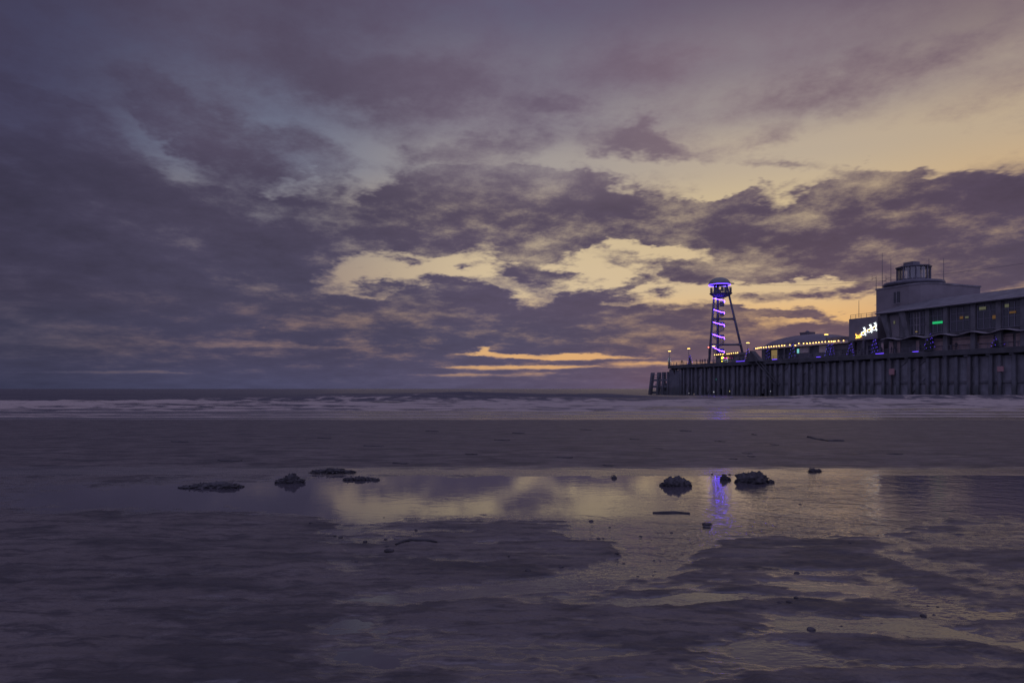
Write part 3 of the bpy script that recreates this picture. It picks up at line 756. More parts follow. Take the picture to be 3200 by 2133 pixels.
# --- low domed pavilion
pv0, pv1 = S(2362, 6), 66.0
pav = thing('pavilion', 'low pavilion with a shallow dark dome, small lantern on top and lit glass front', 'pavilion', P(51, 13, DECK))
EV = Z(pv0, 6, 1087) - .1
m = MB(); N = 44; prof = []
for k in range(9):
    q = k / 8
    prof.append((math.cos(q * math.pi / 2) * .94 + .06 * (1 - q), EV + .25 + 3.25 * math.sin(q * math.pi / 2) ** 1.15))
ring = []
def sup(a, r):
    c, s_ = math.cos(a), math.sin(a); e = 2 / 3.2
    return (math.copysign(abs(c) ** e, c) * r * 14.3, math.copysign(abs(s_) ** e, s_) * r * 8.6)
vs = []; fs = []
for (r, z) in prof:
    for k in range(N):
        u, v = sup(2 * math.pi * k / N, max(r, .02)); vs.append(P(51.4 + u, 14 + v, z))
for i in range(len(prof) - 1):
    for k in range(N): fs.append((i * N + k, i * N + (k + 1) % N, (i + 1) * N + (k + 1) % N, (i + 1) * N + k))
fs.append(tuple(range(N))[::-1]); fs.append(tuple(range((len(prof) - 1) * N, len(prof) * N)))
m.add(vs, fs); roof = m.build('roof', M['roof'], pav, True)
sL = S(2523, 14); zL = Z(sL, 14, 1050)
m = MB(); m.prism([P(sL - 1.25 + a, 14 + b, zL - .3) for a, b in ((0, -1.2), (2.5, -1.2), (2.5, 1.2), (0, 1.2))], [P(sL - 1.6 + a, 14 + b, zL + 1.15) for a, b in ((0, -1.5), (3.2, -1.5), (3.2, 1.5), (0, 1.5))])
lan = m.build('lantern', M['roof'], roof)
m = MB(); m.tube([P(sL, 14, zL + 1.1), P(sL, 14, zL + 1.7)], [.9, .15], 8); m.build('lantern_cap', M['roof'], roof)
m = MB(); lbox(m, pv0 - .6, S(2656, 6), 5.4, 6.1, EV - .45, EV + .25); lbox(m, pv0 - .6, pv0 + .2, 6.2, 22, EV - .45, EV + .2); m.build('eaves', M['cream'], pav)
m = MB(); lbox(m, 64.5, S(2658, 6), 6.1, 20, EV - .2, EV + 1.25); m.build('flat_roof', M['roof'], pav)
m = MB(); lbox(m, pv0 + 1.5, S(2656, 6.6), 6.9, 21, DECK, EV - .5); m.build('wall', M['shade'], pav)
for (x0, x1, y0, y1, mt, nm) in ((2392, 2408, 1098, 1124, 'glass', 'window'), (2411, 2430, 1094, 1122, 'lit', 'lit_window'), (2434, 2450, 1094, 1120, 'glass', 'window'), (2455, 2475, 1090, 1118, 'glass', 'window'),
                                 (2491, 2496, 1090, 1103, 'teal', 'lit_panel'), (2499, 2527, 1078, 1103, 'cream', 'wall_panel'), (2560, 2582, 1080, 1101, 'cream', 'wall_panel'), (2606, 2650, 1076, 1092, 'render', 'wall_panel')):
    sa, sb = S(x0, 6.75), S(x1, 6.75); za, zb = Z(sa, 6.75, y1), Z(sa, 6.75, y0); za = max(za, DECK + .02)
    m = MB(); lbox(m, sa, sb, 6.7, 6.88, za, min(zb, EV - .6)); w_ = m.build(nm, M[mt], pav)
    if nm == 'window':
        m = MB()
        for k in (0, .5, 1): lbox(m, sa + (sb - sa) * k - .05, sa + (sb - sa) * k + .05, 6.6, 6.69, za, min(zb, EV - .6))
        m.build('frame', M['dark'], w_)
for k, px in enumerate((2400, 2431, 2452, 2484, 2530, 2604, 2652)):
    s = S(px, 6.0); m = MB(); m.tube([P(s, 5.9, DECK), P(s, 5.9, EV - .45)], .16, 8); m.build('veranda_post', M['dark'], pav)

def bulb_string(name, label, group, pts, mat, rad=.17, cable=True):
    """a festoon: cable plus one mesh per bulb"""
    o = thing(name, label, 'string lights', pts[0], group)
    m = MB(); m.tube(pts, .02, 4); m.build('cable', M['dark'], o)
    b0 = None
    for p in pts:
        if b0 is None:
            m = MB(); m.lathe([(rad * .3, -rad), (rad * .85, -rad * .5), (rad, 0), (rad * .7, rad * .7), (rad * .3, rad)], (0, 0, 0), 8); b0 = m.build('bulb', mat, o, True, origin=(0, 0, 0)); q = b0
        else:
            q = b0.copy(); C.objects.link(q)
        q.location = Vector(p) - Vector(pts[0]) + Vector((0, 0, -rad))
    return o
EB = [(2362, 1087), (2367, 1086), (2372, 1085), (2378, 1084), (2386, 1083.5), (2394, 1082.5), (2402, 1082), (2410, 1081), (2418, 1080), (2426, 1079.5), (2434, 1079), (2443, 1078), (2451, 1077.5), (2468, 1076), (2485, 1077),
      (2496, 1071), (2511, 1071), (2522, 1071), (2531, 1070), (2541, 1069.5), (2550, 1068.5), (2559, 1067.5), (2569, 1066.5), (2579, 1066), (2590, 1065), (2598, 1064.5), (2604, 1065), (2609, 1064), (2620, 1063), (2636, 1062.5)]
pts = [P(S(x, 5.2), 5.2, Z(S(x, 5.2), 5.2, y)) for x, y in EB]
bulb_string('festoon_lights', 'row of warm yellow bulbs strung along the eaves of the domed pavilion', 'festoon lights of the pier', pts, M['warm'], .13)
FB = [(2233, 1107), (2240, 1107), (2246, 1106), (2252, 1105.5), (2259, 1105), (2272, 1104), (2278, 1103.5), (2285, 1102.5), (2292, 1101.5), (2299, 1101), (2305, 1100.5)]
pts = [P(S(x, 4), 4, Z(S(x, 4), 4, y)) for x, y in FB]
bulb_string('festoon_lights', 'short row of warm bulbs strung beside the foot of the zip tower', 'festoon lights of the pier', pts, M['warm'], .12)
# kiosk the short row hangs from
kk = thing('kiosk', 'small dark flat roofed kiosk under the short bulb row by the tower', 'kiosk', P(S(2270, 4.6), 4.6, DECK))
ka, kb = S(2236, 4.5), S(2304, 4.5)
m = MB(); lbox(m, ka, kb, 4.6, 7.6, DECK, DECK + 2.5); m.build('wall', M['shade'], kk)
m = MB(); lbox(m, ka - .3, kb + .3, 4.2, 8, DECK + 2.51, Z(ka, 4, 1107) + .25); m.build('roof', M['roof'], kk)
m = MB(); lbox(m, ka + 4, ka + 9, 4.5, 4.59, DECK + 1, DECK + 2.2); m.build('hatch', M['glass'], kk)

# --- theatre block with lookout lantern
th = thing('theatre_building', 'grey stepped theatre block with an octagonal lookout and round roof disc on top', 'building', P(86, 14, DECK))
sA, sB = S(2653, 3), S(2742, 3)
zA0, zA1 = Z(sA, 3, 1065), Z(sA, 3, 997)
m = MB(); lbox(m, sA, sB, 3, 23, zA0, zA1); m.build('lower_block', M['render'], th)
m = MB(); lbox(m, sA + .6, sB, 5, 22, DECK, zA0 - .01); m.build('ground_floor_wall', M['concrete'], th)
for i in range(3):
    s = sA + .5 + i * 3.4; m = MB(); lbox(m, s, s + .6, 3.2, 3.8, DECK, zA0 - .01); m.build('pillar', M['dark'], th)
m = MB(); lbox(m, sA + 4, sA + 7.2, 4.9, 4.99, DECK + .3, DECK + 2.6); m.build('door', M['glass'], th)
m = MB()
for i in range(6): s = sA + .2 + i * (sB - sA - .4) / 5; m.box(P(s, 3.3, zA1 + .5), (.07, .07, 1.0), MP)
m.tube([P(sA + .2, 3.3, zA1 + 1.0), P(sB, 3.3, zA1 + 1.0)], .05, 6); m.tube([P(sA + .2, 3.3, zA1 + .5), P(sB, 3.3, zA1 + .5)], .04, 6)
m.build('roof_railing', M['dark'], th)
sC = S(2738, 6); zC = Z(sC, 6, 907); sD = 93.5
m = MB()
out = [(sC, 22), (sC, 6.0), (sD - 4, 6.0), (sD - 1.6, 6.7), (sD - .4, 8.4), (sD, 10.5), (sD, 25), (sC + 3, 25)]
m.prism([P(a, b, zA0) for a, b in out], [P(a, b, zC) for a, b in out]); m.build('upper_block', M['render'], th)
m = MB(); out2 = [(sC - .15, 22.2), (sC - .15, 5.85), (sD - 3.9, 5.85), (sD - 1.5, 6.55), (sD - .3, 8.3), (sD + .15, 10.4), (sD + .15, 25.2), (sC + 2.9, 25.2)]
m.prism([P(a, b, zC + .01) for a, b in out2], [P(a, b, zC + .35) for a, b in out2]); m.build('parapet', M['concrete'], th)
sa, sb = S(2794, 5.95), S(2812, 5.95); za, zb = Z(sa, 5.9, 948), Z(sa, 5.9, 913)
m = MB(); lbox(m, sa, sb, 5.82, 5.97, za, zb); w_ = m.build('window', M['glass'], th)
m = MB(); lbox(m, sa - .12, sb + .12, 5.75, 5.81, za - .15, za - .01); lbox(m, (sa + sb) / 2 - .05, (sa + sb) / 2 + .05, 5.75, 5.81, za, zb); m.build('frame', M['white'], w_)
LS, LT = 86.0, 12.0; lc = P(LS, LT, 0)
zd = Z(LS, LT, 893)
m = MB(); rd = 6.7
m.lathe([(rd - 1.2, zC + .36), (rd - 1.0, zd - .45), (rd - .1, zd + .1), (rd, zd + .35), (rd - .15, zd + .75), (0, zd + .8)], lc, 40); m.build('roof_disc', M['dark'], th, True)
m = MB()
for i in range(20):
    a = 2 * math.pi * i / 20; m.box(lc + Vector((math.cos(a) * (rd - 1.0), math.sin(a) * (rd - 1.0), (zC + zd) / 2 + .1)), (.28, .28, zd - zC - .6))
m.build('disc_rib', M['concrete'], th)
zl0, zl1 = zd + .8, Z(LS, LT, 838)
ro = 3.55
def octo(r, z): return [lc + Vector((math.cos(a) * r, math.sin(a) * r, z)) for a in [math.pi / 8 + k * math.pi / 4 for k in range(8)]]
m = MB(); m.prism(octo(ro - .12, zl0), octo(ro - .12, zl0 + .75)); m.build('lantern_base', M['dark'], th)
lg = bpy.data.materials.new('clear_glazing'); lg.use_nodes = True
t_ = NT(lg.node_tree); t_.n.clear(); oo = t_.new('ShaderNodeOutputMaterial'); mx = t_.new('ShaderNodeMixShader'); tr = t_.new('ShaderNodeBsdfTransparent'); gl = t_.new('ShaderNodeBsdfGlossy')
tr.inputs[0].default_value = (.75, .78, .8, 1); gl.inputs[0].default_value = (.8, .8, .8, 1); gl.inputs['Roughness'].default_value = .05; mx.inputs[0].default_value = .14
t_.l.new(tr.outputs[0], mx.inputs[1]); t_.l.new(gl.outputs[0], mx.inputs[2]); t_.l.new(mx.outputs[0], oo.inputs[0])
m = MB(); m.prism(octo(ro - .2, zl0 + .76), octo(ro - .2, zl1 - .02)); m.build('lantern_glazing', lg, th)
m = MB()
for a in [math.pi / 8 + k * math.pi / 4 for k in range(8)]:
    m.box(lc + Vector((math.cos(a) * ro, math.sin(a) * ro, (zl0 + zl1) / 2)), (.3, .3, zl1 - zl0))
for k in range(8):
    a = k * math.pi / 4; m.box(lc + Vector((math.cos(a) * ro * .93, math.sin(a) * ro * .93, (zl0 + zl1) / 2)), (.09, .09, zl1 - zl0))
m.build('lantern_mullion', M['dark'], th)
m = MB(); m.box(lc + Vector((.8, 1.2, (zl0 + zl1) / 2)), (2.4, 1.6, zl1 - zl0 - .1)); m.build('lantern_core', M['dark'], th)
m = MB(); m.prism(octo(ro + .35, zl1), octo(ro + .45, zl1 + .3)); m.prism(octo(ro + .4, zl1 + .31), octo(1.6, zl1 + .75)); m.build('lantern_roof', M['dark'], th)
m = MB(); m.box(lc + Vector((-.5, 0, zl1 + 1.0)), (2.7, 2.2, .9), MP); m.build('roof_tank', M['dark'], th)

# --- glazed arcade wing along the near edge
ar = thing('arcade_building', 'long two storey arcade wing with dark glazed upper floor above pale shuttered stalls', 'building', P(100, 1, DECK))
s0 = S(2752, 0.2); EZ = Z(s0, .2, 978); RZ = 22.9; s1 = 165.0; CZ = 13.9
m = MB(); m.add([P(s0 - .8, -.5, EZ), P(s1, -.5, EZ), P(s1, 8, RZ), P(s0 + 2.5, 8, RZ), P(s0 - .8, 18, EZ), P(s1, 18, EZ), P(s0 - .8, -.5, EZ - .35), P(s1, -.5, EZ - .35), P(s1, 18, EZ - .35), P(s0 - .8, 18, EZ - .35)],
                 [(0, 1, 2, 3), (3, 2, 5, 4), (0, 3, 4), (0, 6, 7, 1), (4, 5, 8, 9), (0, 4, 9, 6), (6, 9, 8, 7), (1, 7, 8, 5, 2)])
rf = m.build('roof', M['shade'], ar)
m = MB(); m.tube([P(s0 - .85, -.58, EZ - .1), P(s1, -.58, EZ - .1)], .13, 6); m.build('gutter', M['white'], rf)
m = MB(); lbox(m, s0 + .8, s1, 1.2, 16, CZ, EZ - .36); m.build('upper_wall', M['shade'], ar)
# raking fins and bays of glazing
finx = [2764, 2822]
for px in finx:
    sa = S(px, .5); m = MB(); m.prism([P(sa + .9, .3, CZ + .1), P(sa + 1.7, .3, CZ + .1), P(sa + 1.7, 1.19, CZ + .1), P(sa + .9, 1.19, CZ + .1)], [P(sa - .9, .1, EZ - .4), P(sa + .8, .1, EZ - .4), P(sa + .8, 1.19, EZ - .4), P(sa - .9, 1.19, EZ - .4)]); m.build('raking_fin', M['shade'], ar)
m = MB(); lbox(m, S(2780, 1.1), S(2811, 1.1), 1.05, 1.19, CZ + .3, EZ - .8); m.build('wall_panel', M['render'], ar)
bays = [(2838, 2856), (2857, 2874), (2877, 2896), (2903, 2945), (2972, 3030), (3056, 3115), (3135, 3190), (3212, 3290)]
for k, (x0, x1) in enumerate(bays):
    sa, sb = S(x0, 1), S(x1, 1)
    m = MB(); lbox(m, sa, sb, 1.02, 1.17, CZ + .5, EZ - .7); w_ = m.build('window', M['glass'], ar)
    m = MB(); n_ = 2 if x1 - x0 < 30 else 3
    for i in range(n_ + 1): q = sa + (sb - sa) * i / n_; lbox(m, q - .07, q + .07, .9, 1.01, CZ + .5, EZ - .7)
    for zz in (CZ + .5, (CZ + EZ) / 2 - .5, (CZ + EZ) / 2 + 1.1): lbox(m, sa + .08, sb - .08, .93, 1.0, zz, zz + .12)
    m.build('frame', M['white'] if k == 1 else M['rail'], w_)
for px in (2900, 2957, 3043, 3123, 3200):
    sa = S(px, .8); m = MB(); lbox(m, sa - .5, sa + .5, .45, 1.19, DECK, EZ - .4); m.build('pier_column', M['shade'], ar)
# interior lamps seen through the glazing, standing just behind the panes
for (x, y, w_, h_, mt) in ((3071, 963, 10, 4.5, 'dim_lit'), (3109, 990, 7, 5.5, 'dim_amber'), (3147, 955, 6, 5, 'dim_lit'), (3005, 992, 5, 4, 'dim_amber'), (3022, 991, 5, 3, 'dim_lit'), (3165, 975, 10, 3, 'dim_amber'), (2864, 1036, 3, 1.5, 'lit'), (2795, 1007, 2.2, 4.5, 'dim_lit')):
    sa = S(x, .9); z = Z(sa, .9, y); k = P(sa, .9, 0).y / F
    m = MB(); lbox(m, S(x - w_, .9), S(x + w_, .9), .8, .89, z - h_ * k, z + h_ * k); m.build('lamp', M[mt], ar)
# stalls below
m = MB(); lbox(m, s0 + .5, s1, 2.2, 15, DECK, CZ - .4); m.build('lower_wall', M['shade'], ar)
for (x0, x1) in ((2754, 2760), (2779, 2790), (2803, 2812), (2862, 2872), (2919, 2958), (2976, 3032), (3053, 3104), (3133, 3165), (3174, 3230)):
    sa, sb = S(x0, 2), S(x1, 2); m = MB(); lbox(m, sa, sb, 2.05, 2.18, DECK + .02, CZ - .75); sh = m.build('shutter', M['pink'], ar)
    if x1 - x0 > 20:
        m = MB(); lbox(m, sa, sb, 1.75, 2.03, DECK + 1.15, DECK + 1.25); lbox(m, sa, sb, 1.9, 2.03, DECK + 2.3, DECK + 2.4); m.build('counter', M['dark'], sh)
# rippling canopy between the floors
m = MB(); top = []; bot = []; nW = 160; cs0 = S(2758, -.2)
vs = []; fs = []
for i in range(nW):
    s = cs0 + (s1 - cs0) * i / (nW - 1); z = CZ - .05 + .28 * math.sin(i * .62 * .75)
    for (t, dz) in ((-.9, -.1), (1.18, .1), (1.18, -.05), (-.9, -.25)): vs.append(P(s, t, z + dz))
for i in range(nW - 1):
    for k in range(4): fs.append((i * 4 + k, i * 4 + (k + 1) % 4, i * 4 + 4 + (k + 1) % 4, i * 4 + 4 + k))
fs.append((0, 1, 2, 3)); fs.append(tuple((nW - 1) * 4 + k for k in (3, 2, 1, 0)))
m.add(vs, fs); m.build('wavy_canopy', M['white'], ar, True)
m = MB(); lbox(m, S(2915, .7), S(2945, .7), .6, .78, Z(S(2930, .7), .7, 1011), Z(S(2930, .7), .7, 1004))
o = m.build('lit_sign', M['green'], None, origin=P(S(2930, .7), .7, 17)); tag(o, 'green lit sign panel hung in a window of the glazed upper floor', 'sign')

# --- sleigh and reindeer light sculpture on the end wall
sg = thing('reindeer_light_sculpture', 'glowing outline of a gold sleigh pulled by three white reindeer on grey wall', 'light sculpture', P(sA + 3.5, 2.9, zA0 + 2.5))
def wall(px, py):
    s = S(px, 2.85); return P(s, 2.85, Z(s, 2.85, py))
def strip(name, pts, mat, r=.03): MB().tube([wall(*p) for p in pts], r, 5).build(name, mat, sg, True)
strip('sleigh', [(2675, 1046), (2677, 1054), (2688, 1051.5), (2692, 1045), (2687, 1045), (2684, 1049), (2679, 1048), (2675, 1046), (2674, 1043)], M['gold_led'])
strip('sleigh_runner', [(2673.5, 1055.5), (2680, 1055.5), (2689, 1053), (2692, 1050)], M['gold_led'])
strip('rein', [(2690, 1043), (2701, 1038), (2711, 1031), (2722, 1029), (2733, 1020), (2737, 1018)], M['gold_led'], .035)
def deer(x, y):
    strip('reindeer', [(x - 6, y + 6), (x - 5, y + 1), (x + 2, y - 2), (x + 5, y - 7), (x + 8, y - 7), (x + 7, y - 3), (x + 6, y + 2), (x + 6, y + 6), (x + 2, y + 9), (x - 3, y + 9), (x - 6, y + 6)], M['white_led'])
    strip('antler', [(x + 5, y - 8), (x + 2, y - 11), (x, y - 14)], M['white_led']); strip('antler', [(x + 5.5, y - 8), (x + 6.5, y - 11), (x + 4, y - 15)], M['white_led'])
    strip('reindeer_leg', [(x + 5, y + 5), (x + 9, y + 8), (x + 7, y + 11)], M['white_led'], .04); strip('reindeer_leg', [(x - 4, y + 7), (x - 7, y + 11)], M['white_led'], .04)
for x, y in ((2697, 1037), (2716, 1028), (2731, 1022)): deer(x, y)

# --- masts on the roofs
def mast(label, px, t, yb, yt, arms=()):
    s = S(px, t); zb, ztp = Z(s, t, yb), Z(s, t, yt); b = P(s, t, zb)
    o = thing('antenna_mast', label, 'antenna', b, 'radio masts on the roofs')
    m = MB(); m.tube([b, P(s, t, ztp)], [.075, .04], 6); m.build('pole', M['dark'], o)
    for (y, l) in arms:
        m = MB(); z = Z(s, t, y); m.tube([P(s, t, z), P(s + l, t, z)], .05, 5); m.tube([P(s + l, t, z - .5), P(s + l, t, z + .7)], .04, 5); m.build('aerial', M['dark'], o)
mast('thin bare mast on the low sleigh block roof', 2684, 6, 992, 938)
mast('short mast with crossed aerial at the left corner of the tall block roof', 2738, 7.5, 906, 862, ((868, -1.2),))
mast('tallest mast with one side aerial, left of the octagonal lookout', 2757, 9, 903, 790, ((879, 1.1),))
mast('slim mast with a low side aerial next to the octagonal lookout', 2784, 9, 897, 810, ((868, -1.4),))
mast('plain mast directly right of the octagonal lookout', 2903, 14, 884, 806)
mast('rightmost plain mast, standing past the edge of the round roof disc', 2949, 16, 892, 806)

# --- lamp posts along the deck
def lamp(label, px, t, py, mat='amber'):
    s = S(px, t); b = P(s, t, DECK); z = Z(s, t, py)
    o = thing('lamp_post', label, 'lamp post', b, 'lamp posts along the deck')
    m = MB(); m.tube([b, b + Vector((0, 0, .9)), b + Vector((0, 0, 1.0)), Vector((b.x, b.y, z - .2))], [.2, .17, .09, .06], 8); m.build('pole', M['dark'], o)
    m = MB(); m.tube([Vector((b.x, b.y, z - .15)) - ax * .75, Vector((b.x, b.y, z - .15)) + ax * .75], .07, 6); m.build('arm', M['dark'], o)
    m = MB(); m.tube([Vector((b.x, b.y, z)) - ax * .5, Vector((b.x, b.y, z)) - ax * .3, Vector((b.x, b.y, z)) + ax * .3, Vector((b.x, b.y, z)) + ax * .5], [.06, .13, .13, .06], 8); m.build('lantern', M[mat], o, True)
lamp('lamp post at the very seaward corner of the deck', 2092, 1.0, 1097)
lamp('lamp post rising behind the violet fir near the pier head', 2152, 1.6, 1089)
lamp('lamp post beside the left foot of the zip tower', 2230, 3.0, 1081)
lamp('lamp post between the zip tower and the pavilion', 2337, 2.0, 1071)
lamp('lamp post in front of the pavilion, taller than the bulb row', 2582, 3.0, 1045)
lamp('lamp post in front of the glazed arcade floor', 2902, -.0 + 0.9, 1011)
rbn = thing('beacon_mast', 'slim mast with a small red light left of the zip tower', 'beacon', P(S(2214, 5), 5, DECK))
b = P(S(2214, 5), 5, DECK); zb = Z(S(2214, 5), 5, 1086)
m = MB(); m.tube([b, Vector((b.x, b.y, zb))], .06, 6); m.build('pole', M['dark'], rbn)
m = MB(); m.lathe([(.12, 0), (.16, .15), (.1, .32)], Vector((b.x, b.y, zb)), 8); m.build('lamp', M['redlamp'], rbn)

# --- little fir trees wound with lights
def fir(label, px, t, ytop, mat, rad=.8, nb_=34, lean=0, dark=True):
    s = S(px, t); b = P(s, t, DECK); h = Z(s, t, ytop) - DECK; rr = random.Random(px)
    o = thing('christmas_tree', label, 'christmas tree', b, 'light wound firs on the deck')
    m = MB(); m.tube([b, b + Vector((0, 0, h * .95))], [.07, .02], 6); m.build('trunk', M['timber'], o)
    m = MB()
    nt = 7
    for k in range(nt):
        f = k / nt; z = .35 + (h - .35) * f; r = rad * (1 - f) ** .85 + .08; n = 11
        for i in range(n):
            a = 2 * math.pi * (i + rr.random() * .6) / n; d = Vector((math.cos(a), math.sin(a), 0)); q = Vector((-d.y, d.x, 0))
            tip = b + d * r * rr.uniform(.75, 1.12) + Vector((0, 0, z - .12)); rt = b + Vector((0, 0, z + (h - .35) / nt * 1.2))
            w = r * .32
            m.add([rt, tip + q * w - d * r * .2, tip, tip - q * w - d * r * .2, b + d * .1 + Vector((0, 0, z))], [(0, 1, 2), (0, 2, 3), (4, 2, 1), (4, 3, 2)])
    m.build('foliage', M['needle'], o)
    m = MB()
    nb_ = int(nb_ * .6)
    for i in range(nb_):
        f = i / nb_; a = f * 2 * math.pi * 4.3 + rr.random() * .5; r = (rad * (1 - f) ** .85 + .12) * rr.uniform(.85, 1.05); z = .3 + (h - .35) * f
        m.octa(b + Vector((math.cos(a) * r, math.sin(a) * r, z)), .055)
    m.build('light_string', M[mat], o)
fir('slim dark fir with icy lights at the seaward deck corner', 2091, 1.6, 1112, 'ice_bulb', .7, 22)
fir('violet lit fir near the pier head, right of the icy fir', 2156, 2.2, 1108, 'violet_bulb', 1.0, 46)
fir('bushy violet lit fir between the zip tower and the pavilion', 2337, 2.6, 1086, 'violet_bulb', 1.0, 60)
fir('narrow violet lit fir at the left end of the pavilion front', 2399, 3.2, 1078, 'violet_bulb', .55, 30)
fir('blue lit fir left of the teal panel of the pavilion', 2476, 3.4, 1070, 'blue_bulb', .9, 44)
fir('blue lit fir in front of the right half of the pavilion, left of its twin', 2588, 2.4, 1072, 'blue_bulb', .8, 40)
fir('second blue lit fir in front of the pavilion, right of its twin', 2600, 2.8, 1070, 'violet_bulb', .6, 34)
fir('violet lit fir under the left edge of the sleigh wall', 2658, 1.8, 1070, 'violet_bulb', .8, 40)
fir('violet lit fir below the reindeer lights', 2733, 1.6, 1056, 'violet_bulb', .8, 56)
fir('dark bushy fir with violet top in front of the stalls', 2904, .9, 1036, 'violet_bulb', 1.2, 44)
fir('rightmost dim violet fir by the last stalls', 3118, .9, 1044, 'violet_bulb', 1.2, 26)
# rope lights laid along the deck edge
def rope(label, x0, x1, y, mat='violet_bulb'):
    t = .12; s = S(x0, t); pts = [P(S(x0 + (x1 - x0) * i / 6, t), t, DECK + .16) for i in range(7)]
    m = MB().tube(pts, .05, 5); o = m.build('rope_light', M[mat], None, origin=pts[0]); tag(o, label, 'rope light', 'rope lights on the deck edge')
rope('violet rope light on the deck edge below the zip tower', 2300, 2330, 1135)
rope('violet rope light on the deck edge left of the pavilion', 2413, 2428, 1128)
rope('short violet rope light on the deck edge under the pavilion middle', 2551, 2564, 1120)
rope('violet rope light on the deck edge under the sleigh wall', 2736, 2762, 1109)
rope('violet rope light on the deck edge by the first stalls', 2852, 2870, 1102)
# fairground ring of neon
nn = thing('neon_sign', 'small yellow and pink neon curl beside the foot of the zip tower', 'neon sign', P(S(2260, 3.4), 3.4, DECK))
def npt(px, py): s = S(px, 3.4); return P(s, 3.4, Z(s, 3.4, py))
MB().tube([npt(2255, 1116), npt(2258, 1114.5), npt(2260, 1117), npt(2257, 1120), npt(2254, 1119)], .08, 5).build('yellow_tube', M['yellowneon'], nn)
m = MB(); m.octa(npt(2261, 1118), .14); m.octa(npt(2265, 1118), .12); m.octa(npt(2271, 1118), .14); m.build('pink_bulb', M['pinkneon'], nn)
m = MB(); m.octa(npt(2256, 1128), .15); m.build('yellow_bulb', M['yellowneon'], nn)
m = MB(); rr = random.Random(5)
for i in range(22): m.octa(npt(2261 + rr.random() * 14, 1121 + rr.random() * 15), .05)
m.build('white_bulb', M['ice_bulb'], nn)
MB().tube([npt(2258, 1140), npt(2258, 1115)], .06, 5).build('post', M['dark'], nn)
# small glowing spots and boards under the deck
def bulkhead(label, px, py, mat, t=.6, r=.16):
    s = S(px, t); o = thing('bulkhead_lamp', label, 'lamp', P(s, t, Z(s, t, py)), 'lamps under the pier')
    m = MB(); m.box(P(s, t + .14, Z(s, t, py)), (.5, .24, .5), MP); m.build('housing', M['dark'], o)
    m = MB(); m.octa(P(s, t - .02, Z(s, t, py)), r); m.build('lens', mat if not isinstance(mat, str) else M[mat], o)
grey_l = em('grey_glow', (.7, .7, .8), .6); yel_l = em('yellow_lamp', (.95, .8, .3), .9); grn_l = em('green_lamp', (.1, .6, .5), .5)
bulkhead('tiny green lamp under the deck below the tower', 2238, 1185, grn_l)
bulkhead('tiny yellow lamp low on the piles below the tower', 2280, 1222, yel_l)
bulkhead('tiny pale glow low on the piles near the landing stage', 2153, 1228, grey_l)
bulkhead('tall pale sky gap low between the piles, drawn as a lamp, left of the yellow one', 2231, 1224, grey_l, .6, .26)  # bright gap between piles, built as a glowing fitting
bulkhead('tiny pale glow low on the piles under the pavilion', 2408, 1222, grey_l)
def board(label, px, py, w, h):
    s = S(px, .55); k = P(s, .55, 0).y / F; z = Z(s, .55, py)
    m = MB(); lbox(m, S(px - w / 2, .55), S(px + w / 2, .55), .45, .6, z - h / 2 * k, z + h / 2 * k); o = m.build('notice_board', M['red'], None, origin=P(s, .55, z)); tag(o, label, 'notice board', 'faded red boards under the pier')
board('small faded red board on the piles under the sleigh wall', 2787, 1161, 16, 19)
board('faded red board on the piles under the last stalls', 3127, 1152, 20, 16)

